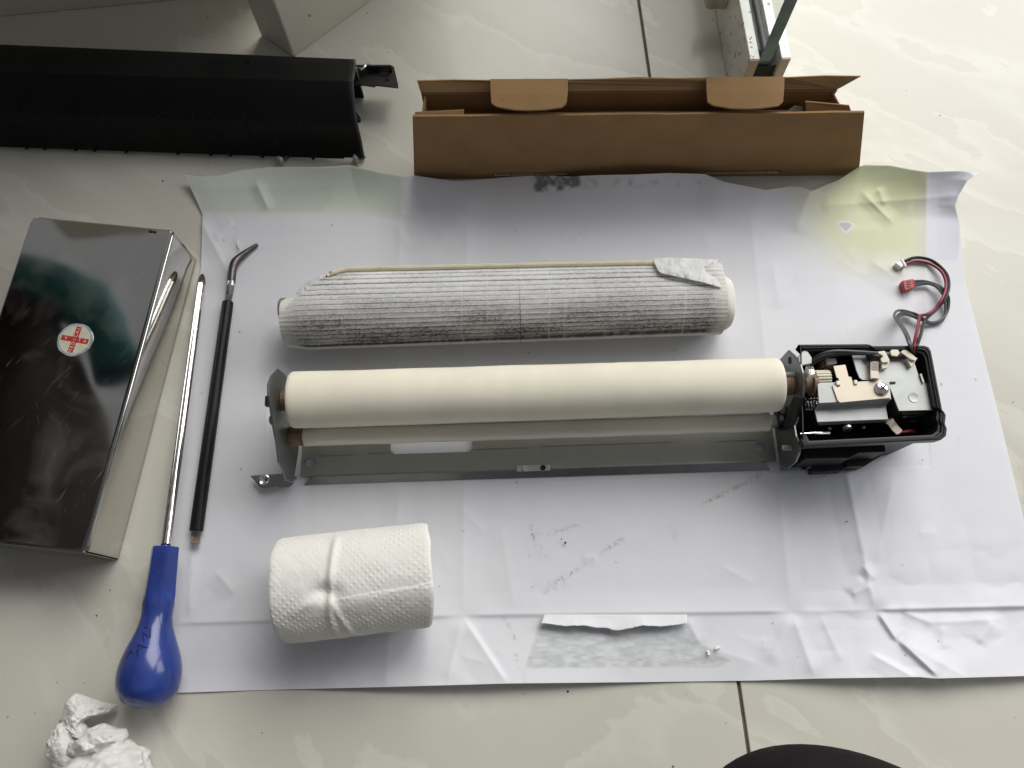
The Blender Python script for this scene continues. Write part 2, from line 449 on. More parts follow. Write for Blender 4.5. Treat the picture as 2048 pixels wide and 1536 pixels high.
h = h + np.clip(amp, 0.002, 1) * np.clip(1 - dtop / 95.0, 0, 1) ** 1.7
h = h + 0.004 * np.clip(1 - (np.broadcast_to(R_[:, 0][:, None], pu.shape) - pu) / 60, 0, 1) ** 2 * sstep(640, 380, pv)
h = h + 0.0062 * np.clip(1 - (B_[:, 1][None] - pv) / 130.0, 0, 1) ** 1.3 * sstep(340, 520, pu) * (0.6 + 0.7 * np.sin(pu / 140.0 + 1)) + 0.002 * sstep(1560, 1760, pu) * np.clip(1 - (B_[:, 1][None] - pv) / 130.0, 0, 1)
def crease(p, q, hh, w, one=0):
    global h
    d, tq = segdist(pu, pv, p, q)
    pr = np.clip(1 - d / w, 0, 1)
    pr = 0.6 * pr + 0.4 * np.exp(-d / (w * 0.22))
    fade = np.minimum(sstep(-0.02, 0.22, tq), sstep(1.02, 0.78, tq)) if np.hypot(q[0]-p[0], q[1]-p[1]) < 200 else np.minimum(sstep(-0.02, 0.08, tq), sstep(1.02, 0.92, tq))
    if one:
        side = (pu - p[0]) * (q[1] - p[1]) - (pv - p[1]) * (q[0] - p[0])
        pr = pr * (side * one > 0) + np.exp(-d / 3.0) * (side * one <= 0)
    h = h + hh * pr * fade
mid = 0.9e-3
crease((935, 395), (925, 1230), mid * 1.1, 45); crease((800, 345), (798, 1000), mid * 0.8, 38); crease((798, 980), (770, 1380), mid * 0.9, 34)
crease((1500, 420), (1583, 1225), mid * 1.2, 55); crease((1690, 930), (1750, 1218), 2.6e-3, 42); crease((1790, 940), (1752, 1130), 1.2e-3, 40)
crease((350, 1247), (925, 1231), 1.1e-3, 40, 1); crease((925, 1231), (1583, 1223), 1.4e-3, 46, 1); crease((1583, 1223), (1750, 1220), 1.8e-3, 40); crease((1750, 1220), (2110, 1212), 3.0e-3, 48, 1)
crease((405, 427), (935, 430), 0.9e-3, 40); crease((1640, 412), (1920, 392), 1.3e-3, 40); crease((1853, 345), (1852, 640), 1.2e-3, 22)
crease((925, 1231), (893, 1368), 1.3e-3, 42); crease((925, 1231), (1016, 1368), 2.0e-3, 50, -1); crease((1000, 1040), (1030, 1225), 0.6e-3, 40)
crease((1583, 1224), (1632, 1360), 2.0e-3, 46); crease((1583, 1224), (1535, 1330), 1.3e-3, 40); crease((1755, 1225), (1795, 1285), 3.2e-3, 46, 1); crease((1790, 1275), (1880, 1357), 3.4e-3, 52, 1)
crease((1740, 1305), (1835, 1356), 2.2e-3, 30, -1); crease((1800, 1280), (1940, 1358), 2.0e-3, 48); crease((1685, 1325), (1640, 1230), 1.4e-3, 36); crease((1745, 1170), (1700, 1190), 1.6e-3, 22)
crease((1800, 1222), (1870, 1248), 2.2e-3, 26); crease((1850, 1246), (2010, 1238), 2.0e-3, 34); crease((1990, 1240), (1955, 1288), 1.6e-3, 26); crease((1885, 1250), (1888, 1300), 1.2e-3, 22)
crease((1690, 1185), (1725, 1155), 1.2e-3, 18); crease((1725, 1130), (1750, 1160), 1.8e-3, 16); crease((395, 430), (465, 560), 1.4e-3, 24); crease((425, 480), (470, 440), 0.9e-3, 16)
crease((510, 360), (540, 425), 1.8e-3, 18); crease((880, 345), (940, 430), 0.9e-3, 40); crease((870, 480), (935, 430), 0.8e-3, 26); crease((1720, 380), (1790, 450), 1.8e-3, 22); crease((1755, 375), (1770, 410), 1.6e-3, 16)
crease((1400, 1290), (1520, 1330), 0.9e-3, 50); crease((1375, 1235), (1400, 1290), 1.0e-3, 22); crease((385, 1090), (375, 1235), 0.9e-3, 20); crease((430, 1140), (470, 1190), 1.0e-3, 34); crease((1625, 370), (1590, 470), 1.2e-3, 60)
crease((640, 1375), (760, 1260), 0.9e-3, 50); crease((1740, 520), (1800, 560), 1.4e-3, 40); crease((1560, 620), (1545, 520), 1.0e-3, 40)
h = h + 0.0011 * (fbm(pu / 190, pv / 170, 0, 3, 3) - 0.35) + 0.00035 * np.abs(fbm(pu / 60, pv / 60, 0, 9, 2) - 0.5)
for k in range(26):
    x_, y_ = rng.uniform(420, 2000), rng.choice([rng.uniform(440, 520), rng.uniform(1000, 1340), rng.uniform(1000, 1340)])
    a_ = rng.uniform(0, math.pi); l_ = rng.uniform(25, 90)
    crease((x_, y_), (x_ + l_ * math.cos(a_), y_ + l_ * math.sin(a_)), rng.uniform(.15e-3, .5e-3), rng.uniform(10, 26))
tube_zone = sstep(1560, 1700, pu) * sstep(1000, 1150, pv)
h = h + tube_zone * 0.0010 * np.abs(fbm(pu / 70, pv / 60, 0, 21, 2) - 0.5) * 2
for _ in range(3):
    hp_ = np.pad(h, 1, mode='edge')
    h = (hp_[:-2, 1:-1] + hp_[2:, 1:-1] + hp_[1:-1, :-2] + hp_[1:-1, 2:] + 2 * hp_[1:-1, 1:-1]) / 6
h = np.maximum(h, 0.0006)
# flatten below the heavy machine
h = np.minimum(h, 0.0012 + 0.02 * (1 - polysoft(pu, pv, [(520, 800), (1860, 690), (1880, 950), (520, 985)], 18)))
ppos = Pnp(pu, pv, h)
base = np.empty(pu.shape + (3,)); base[:] = (0.785, 0.79, 0.825)
def blend(mask, c):
    global base
    base = base * (1 - mask[..., None]) + np.array(c) * mask[..., None]
n1 = fbm(pu / 14, pv / 14, 0, 31, 4); n2 = fbm(pu / 120, pv / 90, 0, 41, 3); n3 = fbm(pu / 4, pv / 4, 0, 51, 2)
gr = polysoft(pu, pv, [(1690, 300), (1856, 320), (1854, 520), (1760, 540), (1680, 520), (1620, 460), (1600, 390)], 55)
blend(gr * (0.75 + 0.25 * n2), (0.63, 0.65, 0.40))
blend(polysoft(pu, pv, [(1690, 320), (1856, 330), (1853, 395), (1650, 415)], 8) * 0.5, (0.64, 0.68, 0.42))
blend(polysoft(pu, pv, [(1853, 300), (1935, 300), (1915, 520), (1853, 520)], 3) * 0.75, (0.68, 0.67, 0.77))
gl = polysoft(pu, pv, [(360, 320), (806, 320), (806, 430), (395, 425)], 6) * 0.58
blend(gl, (0.59, 0.66, 0.48))
blend(polysoft(pu, pv, [(392, 380), (470, 376), (660, 372), (668, 400), (640, 424), (408, 424)], 4) * 0.22, (0.5, 0.55, 0.5))
blend(polysoft(pu, pv, [(806, 330), (935, 330), (935, 430), (806, 430)], 10) * 0.25, (0.66, 0.66, 0.74))
blend(polysoft(pu, pv, [(1060, 345), (1166, 345), (1160, 372), (1120, 381), (1070, 384)], 4) * np.clip((n1 - 0.33) * 3.2, 0, 1) * 0.85, (0.12, 0.14, 0.12))
blend(polysoft(pu, pv, [(1165, 355), (1400, 362), (1400, 372), (1165, 378)], 5) * np.clip((n1 - 0.45) * 3, 0, 1) * 0.5, (0.4, 0.4, 0.4))
blend(polysoft(pu, pv, [(1078, 1250), (1372, 1244), (1402, 1288), (1462, 1322), (1440, 1334), (1050, 1336)], 3) * (0.10 + 1.0 * np.clip(0.5 * n1 + 0.9 * (fbm(pu / 16, pv / 5, 0, 33, 3)) - .35, 0, 1)), (0.46, 0.50, 0.48))
blend(polysoft(pu, pv, [(1672, 446), (1682, 442), (1699, 442), (1709, 450), (1692, 468)], 1.6), (0.78, 0.78, 0.78))
blend(polysoft(pu, pv, [(1676, 448), (1684, 445), (1698, 445), (1705, 451), (1692, 463)], 1.2), (0.52, 0.51, 0.53))
def scratch(p, q, w, a, c=(0.35, 0.35, 0.37)):
    d, _ = segdist(pu, pv, p, q)
    blend(np.exp(-(d / w) ** 2) * np.clip((n3 - 0.38) * 3.2, 0, 1) * np.clip((n1 - 0.25) * 2.2, 0, 1) * a, c)
for p, q, w, a in [((1118, 1162), (1245, 1078), 4, .9), ((1065, 1070), (1090, 1110), 5, .8), ((1075, 1072), (1205, 1038), 5, .45), ((1408, 1006), (1535, 943), 4, .9), ((1095, 1180), (1130, 1160), 10, .7), ((1010, 1235), (1030, 1275), 5, .7), ((1030, 1310), (1050, 1365), 5, .7), ((1340, 1060), (1350, 1075), 8, .5), ((1500, 960), (1530, 940), 8, .5), ((1135, 480), (1165, 465), 12, .25), ((1060, 1040), (1070, 1090), 4, .6), ((1560, 590), (1600, 560), 10, .12), ((385, 1090), (376, 1230), 5, .35), ((470, 430), (468, 500), 4, .35)]:
    scratch(p, q, w, a)
for k in range(46):
    x, y = rng.uniform(400, 2020), rng.uniform(440, 1340); r_ = rng.uniform(0.8, 2.0)
    blend(np.exp(-(((pu - x) / r_) ** 2 + ((pv - y) / (r_ * rng.uniform(.6, 1.6))) ** 2)) * 0.8, (0.10, 0.10, 0.10))
paper_thing = thing('poster_sheet', 'large creased white poster sheet lying face down on the floor', 'poster', P(1100, 900, 0))
ploc = np.array(paper_thing.location)
grid_obj('sheet', ppos - ploc, MT['paper'], base, paper_thing)
# torn flap standing proud of the sheet
n = 90
uu = np.linspace(1088, 1374, n)
rag = np.interp(uu, [1085, 1110, 1125, 1170, 1190, 1215, 1228, 1240, 1262, 1285, 1325, 1374], [1246, 1249, 1252, 1251, 1255, 1256, 1261, 1260, 1256, 1251, 1253, 1247]) + 1.6 * (vnoise(uu / 5, 0, 0, 5) - .5)
rows = []
for k in range(9):
    q = k / 8
    vv = 1229 + (rag - 1229) * q
    zz = 0.0032 + 0.0050 * q ** 1.3 + 0.0008 * np.sin(uu / 22.0) * q
    rows.append(Pnp(uu + (q * -6 * (uu < 1100)), vv, zz))
fl = grid_obj('torn_flap', np.array(rows) - ploc, MT['paperwhite'], parent=paper_thing, solid=0.0002)
for (x, y, sx, sy) in [(1418, 1305, 9, 7), (1435, 1295, 8, 5), (478, 488, 4, 14)]:
    pts = [P(x + sx * math.cos(a) * (0.6 + .4 * math.sin(2.3 * a + x)), y + sy * math.sin(a) * (0.7 + .3 * math.cos(3.1 * a)), 0.0026 + 0.0010 * (1 + math.sin(a))) for a in np.linspace(0, 2 * math.pi, 9)[:-1]]
    mk('torn_scrap', [p - paper_thing.location for p in pts], [tuple(range(8))], MT['paperwhite'], paper_thing, solid=0.0002)

# ------------------------------------------------------------------ web cleaning unit
UO = Vector((-0.155, 0.161, 0.0)); URZ = R(1.9)
ex = Vector((math.cos(URZ), math.sin(URZ), 0)); ey = Vector((-math.sin(URZ), math.cos(URZ), 0))
def U(u, v, c):
    p = P(u, v, c) - UO
    return Vector((p.dot(ex), p.dot(ey), c))
def UP(u, v, a):
    d = ray(u, v); o = Vector((0, 0, CAM_H)) - UO
    t_ = (a - o.dot(ex)) / d.dot(ex)
    p = o + d * t_
    return Vector((a, p.dot(ey), p.z))
unit = thing('fuser_web_unit', 'cream felt roller in a zinc bracket with black motor housing at its end', 'roller unit', UO, URZ)
Z0 = 0.0014                                            # top of the paper below the unit
def up(name, g, mat, parent=unit, **k):
    return mk(name, *g, MT[mat] if isinstance(mat, str) else mat, parent, **k)
def uprism(px, c1, c0):
    return g_prism([U(u, v, c1).xy for u, v in px], c0, c1)

AL = 0.0; AR = U(1558, 930, 0.006).x
# base plate with window and holes: boolean free, built from strips around the openings
CB = 0.0050
bF, bB = U(600, 950, CB).y, 0.030
wx0, wx1 = U(781, 900, CB).x, U(946, 900, CB).x
wy0 = U(860, 906, CB).y; wy1 = wy0 + 0.016
def flat_with_holes(name, outer, holes, z0, z1, mat, parent, bevel=0.0):
    """flat plate with round / polygonal holes: triangulated fill, extruded"""
    bm = bmesh.new(); edges = []
    for loop in [outer] + holes:
        vv = [bm.verts.new((p[0], p[1], z1)) for p in loop]
        edges += [bm.edges.new((vv[i], vv[(i + 1) % len(vv)])) for i in range(len(vv))]
    bmesh.ops.triangle_fill(bm, use_beauty=True, use_dissolve=True, edges=edges)
    r_ = bmesh.ops.extrude_face_region(bm, geom=list(bm.faces))
    bmesh.ops.translate(bm, verts=[q for q in r_['geom'] if isinstance(q, bmesh.types.BMVert)], vec=(0, 0, z0 - z1))
    bmesh.ops.recalc_face_normals(bm, faces=bm.faces)
    me = bpy.data.meshes.new(name); bm.to_mesh(me); bm.free()
    return fin(name, me, MT[mat], parent, bevel=bevel, seg=1)
def circ(x, y, r_, n=20, ry=None):
    return [(x + r_ * math.cos(2 * math.pi * k / n), y + (ry or r_) * math.sin(2 * math.pi * k / n)) for k in range(n)]
h1, h2 = U(620, 925, CB), U(1520, 893, CB)
rr_ = 0.003
win = [(wx0 + rr_, wy0), (wx1 - rr_, wy0), (wx1, wy0 + rr_), (wx1, wy1), (wx0, wy1), (wx0, wy0 + rr_)]
base_plate = flat_with_holes('base_plate', [(0.002, bF - .001), (AR - 0.001, bF - .001), (AR - 0.001, bB), (0.002, bB)],
                [win, circ(h1.x, h1.y, 0.0042, 22, 0.0032), circ(h2.x, h2.y, 0.0036, 22, 0.0032)], CB - 0.0012, CB, 'baseplate', unit)
# scored fold line on the plate
for (u0, v0, u1, v1) in [(950, 899, 1056, 894), (1082, 893, 1345, 886), (640, 912, 705, 909), (735, 907, 778, 906), (1430, 883, 1515, 880)]:
    p, q = U(u0, v0, CB), U(u1, v1, CB)
    up('score_line', g_box(p.x, q.x, p.y - .00025, p.y + .00025, CB, CB + 0.0002), 'galvdark', base_plate)
# front lip: small upturned bead, then a flange running down and outwards
lipL, lipR = U(615, 955, CB).x, U(1535, 930, CB).x
zb = Z0
def lip_y(px_v, c): return U(1000, px_v, c).y
yl = U(1000, 958, zb).y
lp = [(bF - 0.0008, CB - .0012), (bF - 0.0008, CB + 0.0012), (bF - 0.0020, CB + 0.0012), (yl, zb + 0.0008), (yl + .0003, zb), (bF - 0.0024, CB - 0.0012)]
ringsL = [[(a, y, z) for y, z in lp] for a in (lipL + 0.004, lipR - 0.003)]
ringsL[0] = [(lipL + (0.004 if k in (0, 1, 2, 5) else -0.003), y, z) for k, (y, z) in enumerate(lp)]
ringsL[1] = [(lipR + (-0.004 if k in (0, 1, 2, 5) else 0.003), y, z) for k, (y, z) in enumerate(lp)]
lip = up('front_lip', g_loft(ringsL), 'galvdark', bevel=0.0003)
x0, x1 = U(1033, 945, CB).x, U(1100, 945, CB).x
tab = up('centre_tab', merge(g_box(x0, x1, bF - .0032, bF + 0.0012, CB + .0013, CB + 0.0022)), 'galv', bevel=.0004)
for xx, s_, mtn in ((x0 + .0065, .0022, 'steelbright'), (x1 - .005, .0020, 'rubber')):
    up('tab_screw', g_cyl((xx, bF - .001, CB + .002), (xx, bF - .001, CB + .0029), s_, 16), mtn, tab)

# end plates: outlines in the plane across the axis
def end_plate(name, a, px, thick, mat, extra=()):
    pts = [UP(u, v, a) for u, v in px]
    v = [(a, p.y, p.z) for p in pts] + [(a + thick, p.y, p.z) for p in pts]; n = len(pts)
    f = [tuple(range(n)), tuple(range(n, 2 * n))[::-1]] + [(i, (i + 1) % n, n + (i + 1) % n, n + i) for i in range(n)]
    return up(name, (v, f), mat, bevel=0.0004)
lpx = [(557, 737), (544, 751), (538, 768), (538, 790), (542, 812), (548, 853), (555, 890), (559, 925), (567, 941), (572, 960), (587, 966), (597, 905), (600, 850), (597, 800), (584, 770), (570, 748)]
lplate = end_plate('left_end_plate', 0.0, lpx, -0.0014, 'galvdark')
# outward foot tab on the left
ft = [(500, 951), (568, 947), (587, 966), (578, 974), (560, 974), (553, 971), (532, 976), (520, 975)]
foot = up('foot_tab', uprism(ft, 0.0075, 0.0062), 'galvdark', bevel=0.0005)
up('foot_leg', merge(g_box(-0.018, -0.0016, U(560, 952, .0075).y - .0012, U(560, 952, .0075).y, Z0, 0.0062)), 'galvdark', foot)
fh = U(528, 960, 0.0076)
up('eyelet', g_lathe((fh.x, fh.y, 0.0075), (0, 0, 1), [(0, .0040), (.0006, .0040), (.0008, .0034), (.0002, .0022), (.0001, .0)], 20), 'steelbright', foot, smooth='auto')
up('rivet', g_lathe((-0.0014, UP(541, 840, -.003).y, UP(541, 840, -.003).z), (-1, 0, 0), [(0, .0036), (.0012, .0034), (.0022, .002), (.0025, 0.0)], 18), 'galvdark', smooth='auto')
q = UP(537, 803, -.002)
up('stop_pin', g_box(-.0038, -.0012, q.y - .0032, q.y + .0032, q.z - .0022, q.z + .0022), 'black', bevel=.0003)

# cream roller with a rounded shoulder and felt seams
RA = Vector((0, -0.0004, 0.055)); RR = 0.0186
a0 = U(583, 800, 0.055).x; a1 = U(1557, 770, 0.055).x
prof = [(0, 0.006), (0, RR - .0022), (.0004, RR - .0010), (.0014, RR - .0002), (.0026, RR)] + [(x, RR) for x in np.linspace(.006, a1 - a0 - .006, 60)]
L_r = a1 - a0
prof += [(L_r - .0026, RR), (L_r - .0012, RR - .0003), (L_r - .0003, RR - .0010), (L_r, RR - .002), (L_r, 0.006)]
def felt(s_, a, r_):
    if r_ < RR - .003: return r_
    seam = sum(-0.00022 * math.exp(-((s_ - c) / .0006) ** 2) for c in (L_r * .655, L_r * .52, L_r * .83))
    return r_ * (1.03 - .045 * s_ / L_r) + seam + 0.00012 * math.sin(s_ * 90 + 2 * math.sin(a)) + 0.00008 * math.sin(3 * a + s_ * 40)
roller = up('felt_roller', g_lathe((a0, RA.y, RA.z), (1, 0, 0), prof, 64, felt), 'cream', smooth='auto')
up('roller_shaft', g_cyl((-0.006, RA.y, RA.z), (AR + .012, RA.y, RA.z), 0.0040, 20), 'steelbright', smooth='auto')
q = UP(567, 805, .004)
up('bushing', g_lathe((0.0002, RA.y, RA.z), (1, 0, 0), [(0, .0068), (.0008, .0072), (.0074, .0070), (.008, .0064), (.008, .004)], 24), 'brown', smooth='auto')
# take-up shaft: clear film over a pale tube
SB = U(600, 873, 0.030); SY, SZ, SR = SB.y, 0.030, 0.0070
sx0, sx1 = U(608, 884, .03).x, U(1538, 855, .03).x
tk = up('take_up_shaft', g_lathe((sx0, SY, SZ), (1, 0, 0), [(0, .004), (0, SR - .0006), (.0006, SR)] + [(x, SR + .00012 * math.sin(x * 130)) for x in np.linspace(.004, sx1 - sx0 - .004, 50)] + [(sx1 - sx0, SR), (sx1 - sx0, .004)], 40),
        M('wound_pale_film', (0.72, 0.68, 0.57), 0.30, var=0.14, vs_=28, stretch=(0.25, 1.6, 1.6), coat=0.3, bump=0.05, bs=60), smooth='auto')
up('shaft_core', g_cyl((0.0, SY, SZ), (AR + .004, SY, SZ), 0.0046, 20), 'steelbright', smooth='auto')
up('bushing', g_lathe((0.0002, SY, SZ), (1, 0, 0), [(0, .0070), (.0078, .0066), (.0084, .006), (.0084, .004)], 12), 'brown')
up('shaft_clip', g_cyl((AR - .006, SY, SZ + .001), (AR - .0005, SY, SZ + .001), .0062, 16), 'black', bevel=.0004)
# film draping between roller and take-up shaft
rows = []
for k in range(7):
    w = k / 6
    p0 = Vector((0, RA.y - RR * math.cos(R(35)) , RA.z - RR * math.sin(R(35))))
    p1 = Vector((0, SY + SR * .55, SZ + SR * .86))
    y, z = p0.y + (p1.y - p0.y) * w, p0.z + (p1.z - p0.z) * w
    rows.append([(x, y, z - .0008 * math.sin(w * 3.14)) for x in np.linspace(sx0 + .001, sx1 - .002, 40)])
grid_obj('web_film', np.array(rows), MT['film'], parent=unit, solid=0.0001)

# right end plate (scalloped) and its fittings
rpx = [(1576, 700), (1558, 720), (1547, 745), (1545, 800), (1548, 850), (1556, 905), (1560, 931), (1574, 938), (1590, 925), (1598, 905), (1599, 888), (1591, 873), (1587, 850), (1591, 820), (1604, 800), (1606, 782), (1608, 758), (1600, 729), (1588, 711)]
rplate = end_plate('right_end_plate', AR, rpx, 0.0014, 'galvdark')
for (u, v) in [(1579.5, 721), (1565.5, 737), (1573, 820)]:
    p = UP(u, v, AR - .0001)
    up('plate_hole', g_lathe((AR - .0002, p.y, p.z), (-1, 0, 0), [(-.0002, .0026), (.0001, .0026), (.0001, 0)], 16), 'rubber', rplate)
up('bushing', g_lathe((AR - .0075, RA.y, RA.z), (1, 0, 0), [(0, .0045), (0, .0066), (.0012, .0072), (.0068, .0072), (.0075, .0066)], 24), 'brown', smooth='auto')
for (u, v, le) in [(1589, 749, .007), (1582, 895, .006)]:
    p = UP(u, v, AR)
    pr = []
    for k in range(9): pr += [(k * le / 9, .0020), ((k + .5) * le / 9, .0015)]
    up('threaded_stud', g_lathe((AR - .0001, p.y, p.z), (-1, 0, 0), [(0, 0.002)] + pr + [(le, .0014), (le, 0)], 14), 'galv', smooth='auto')
fl_px = [(1559, 931), (1574, 938), (1645, 935), (1660, 905), (1600, 903)]
flange = up('mount_flange', uprism(fl_px, 0.0105, 0.0090), 'galvdark', bevel=.0004)
up('flange_leg', g_box(AR + .002, AR + .026, U(1600, 934, .0105).y, U(1600, 934, .0105).y + .0012, Z0, .0090), 'galvdark', flange)
for (u, v) in [(1617.5, 920.5), (1607.5, 933)]:
    p = U(u, v, .0106)
    up('flange_hole', g_cyl((p.x, p.y, .0103), (p.x, p.y, .0107), .0024, 16), 'rubber', flange)
# inner bracket tabs of the plate
b1 = UP(1610, 705, AR + .010)
top_tab = up('bent_tab', uprism([(1595, 714), (1608, 699), (1616, 703), (1624, 715), (1624, 727), (1600, 732)], 0.062, 0.060), 'galv', bevel=.0006)
up('nut', g_cyl((AR + .0014, UP(1609, 745, AR).y, UP(1609, 745, AR).z), (AR + .0055, UP(1609, 745, AR).y, UP(1609, 745, AR).z), .0042, 6), 'steelbright', bevel=.0004)
p = U(1618, 758, 0.055)
up('collar', g_lathe((AR + .0075, RA.y + .0005, .055), (1, 0, 0), [(0, .004), (0, .0062), (.004, .0066), (.0045, .009), (.0055, .009), (.0056, .0055), (.009, .005), (.009, .003)], 24), 'brown', smooth='auto')
# black pivot lever in front of the plate
lev = [UP(u, v, AR - .003) for u, v in [(1556, 822), (1550, 835), (1553, 850), (1562, 862), (1578, 858), (1590, 840), (1597, 822), (1603, 802), (1608, 795), (1590, 793), (1581, 812), (1573, 838), (1566, 842), (1560, 836)]]
v = [(AR - .0042, p.y, p.z) for p in lev] + [(AR - .0012, p.y, p.z) for p in lev]; nn = len(lev)
up('pivot_lever', (v, [tuple(range(nn)), tuple(range(nn, 2 * nn))[::-1]] + [(i, (i + 1) % nn, nn + (i + 1) % nn, nn + i) for i in range(nn)]), 'black', bevel=.0005)
for (ua, va, ub, vb, c, rr) in [(1592, 798.5, 1606, 797.5, .062, .0009), (1590, 808, 1600, 806, .058, .0016)]:
    up('lever_pin', g_cyl(U(ua, va, c), U(ub, vb, c), rr, 12), 'steelbright')
# wavy spring strip along the plate edge
pts = [U(*q_) for q_ in [(1594, 820, .055), (1594, 835, .05), (1590, 848, .044), (1588, 862, .036), (1593, 876, .03), (1600, 888, .024), (1599, 905, .018), (1590, 912, .014)]]
up('spring_strip', g_tube(spline(pts, 6), .0011, 8), 'galv', smooth='auto')
pts = [U(*q_) for q_ in [(1660, 866, .045), (1630, 866, .045), (1601, 868, .044), (1601.5, 874, .040), (1604, 896, .028)]]
up('wire_spring', g_tube(pts, .0007, 8), 'steelbright', smooth='auto')
up('clamp_block', merge(uprism([(1598, 892), (1607, 889), (1610, 898), (1606, 912), (1594, 914)], .026, .016)), 'steelbright', bevel=.001)

# motor housing tub
CT_, CF = 0.064, 0.012
rim = [(1597, 689), (1735, 688), (1742, 692), (1848, 691), (1857, 694), (1862, 702), (1885, 822), (1892, 830), (1890, 848), (1894, 858), (1892, 872), (1882, 880), (1610, 893), (1603, 880)]
outer_top = [U(u, v, CT_) for u, v in rim]
cx = sum(p.x for p in outer_top) / len(outer_top); cy = sum(p.y for p in outer_top) / len(outer_top)
def shrink(ps, dx, dy, z):
    return [(p.x - math.copysign(dx, p.x - cx), p.y - math.copysign(dy, p.y - cy), z) for p in ps]
w = 0.0026
rings = [shrink(outer_top, .0055, .0052, Z0 + .0002), shrink(outer_top, .0045, .0042, CT_ - .010), shrink(outer_top, .0005, .0005, CT_ - .0085), [tuple(p) for p in outer_top],
         shrink(outer_top, w, w, CT_), shrink(outer_top, w + .0004, w + .0004, CT_ - .0016), shrink(outer_top, w + .0015, w + .0015, CT_ - .0018), shrink(outer_top, w + .005, w + .005, CF)]
housing = up('motor_housing', g_loft(rings, cap=False, closed=False), 'black', bevel=.0005)
fl_ring = shrink(outer_top, .006, .006, CF)
up('housing_floor', g_prism([(p[0], p[1]) for p in fl_ring], Z0 + .0003, CF), 'black', housing)
# rim bead lines
beadp = [Vector(p) for p in shrink(outer_top, .0012, .0012, CT_ + .0002)]
up('rim_bead', g_tube([beadp[13]] + beadp[0:13] + [beadp[12]], .0006, 6), 'black', housing)
# stepped front below the rim: wide block, hump with oval hole, foot
up('front_block', uprism([(1640, 893), (1770, 891), (1772, 904), (1718, 906), (1700, 916), (1612, 918), (1606, 900)], .036, .010), 'black', bevel=.0006)
hump = up('front_bracket', uprism([(1693, 902), (1768, 897), (1762, 912), (1741, 925), (1730, 932), (1692, 934)], .014, Z0 + .0001), MT['black'], bevel=.0006)
p = U(1725, 917, .0142)
up('bracket_hole', g_lathe((p.x, p.y, .0139), (0, 0, 1), [(0, .0055), (.0003, .0055), (.0003, .0)], 24, lambda s_, a, r_: r_ * (1.0 - .38 * abs(math.sin(a)) ** 2)), 'rubber', hump)
up('front_foot', uprism([(1647, 915), (1706, 913), (1686, 941), (1628, 944), (1624, 938)], .012, Z0 + .0001), 'black', bevel=.0006)
# grey cover over the circuit board
cov = [(1703, 708), (1765, 707), (1806, 709), (1829, 724), (1842, 765), (1853, 766), (1872, 820), (1798, 822), (1778, 771), (1770, 768), (1768, 762), (1725, 760), (1719, 756), (1713, 742)]
cover = up('steel_cover', merge(uprism(cov, .0585, .0573)), 'galv', bevel=.0003)
up('cover_wall', uprism([(1780, 772), (1853, 768), (1871, 819), (1799, 821)], .0572, .018), 'galvdark', cover)
p = U(1827, 795, .0586)
up('dimple', g_lathe((p.x, p.y, .0585), (0, 0, 1), [(0, .0034), (.0004, .0033), (.0003, .0028), (.0001, .0012), (.0001, 0)], 24), 'galv', cover, smooth='auto')
up('cover_slot', uprism([(1769, 764), (1790, 763), (1792, 766), (1790, 768), (1776, 769)], .0588, .0584), 'rubber', cover)
for px, c1, c0, mn in [([(1806, 833), (1851, 830), (1851, 832.5), (1806, 835.5)], .045, .0442, 'steelbright'), ([(1819, 841), (1866, 839), (1866, 842), (1819, 844)], .040, .0392, 'steelbright'), ([(1862, 828), (1865, 828), (1868, 841), (1865, 841)], .0425, .0415, 'steelbright'), ([(1822, 825), (1866, 823), (1866, 826), (1826, 828)], .050, .049, 'galvdark')]:
    up('bracket_edge', uprism(px, c1, c0), mn)
up('board_block', uprism([(1802, 828), (1866, 826), (1862, 852), (1812, 858)], .034, .014), 'black', bevel=.0005)
up('cover_lug', uprism([(1840, 748), (1843, 747), (1849, 764), (1846, 766)], .0600, .0585), 'galv')
# stepped motor cover
mcx0, mcx1 = 1632, 1782
def row(u, v, c): return U(u, v, c)
secs = []
for ul, ur, v_l, v_r, c in [(1634, 1778, 766, 762, .0590), (1637, 1782, 806, 798, .0590), (1631, 1773, 816, 809, .0505), (1629, 1772, 823, 816, .0510), (1634, 1776, 844, 838, .0512), (1637, 1774, 848, 842, .0480), (1637, 1774, 853, 846, .0300)]:
    secs.append((U(ul, v_l, c), U(ur, v_r, c)))
v = []; f = []
for l_, r_ in secs: v += [tuple(l_), tuple(r_)]
for i in range(len(secs) - 1): f.append((2 * i, 2 * i + 1, 2 * i + 3, 2 * i + 2))
mc = mk('motor_cover', v, f, MT['galv'], unit, bevel=.0008, solid=0.0012)
up('motor_body', uprism([(1640, 780), (1772, 776), (1770, 842), (1642, 848)], .0465, .013), 'black')
tanpx = [(1664.5, 771), (1672, 771), (1674, 775), (1680, 773), (1677, 757), (1673, 755), (1666.6, 732), (1691, 729), (1697.5, 753), (1702.5, 753.5), (1708, 771), (1713, 770), (1717, 763), (1765, 760.5), (1773, 766), (1782, 796), (1680, 805.5), (1675, 801)]
tp = up('tan_bracket', uprism(tanpx, .0606, .0597), 'tan', bevel=.0003)
for (u, v_) in [(1676.5, 766), (1712, 764.5)]:
    up('bracket_nub', uprism([(u - 4, v_ - 5), (u + 3, v_ - 5), (u + 4, v_ + 4), (u - 3, v_ + 4)], .0618, .0590), 'whiteplastic', bevel=.0006)
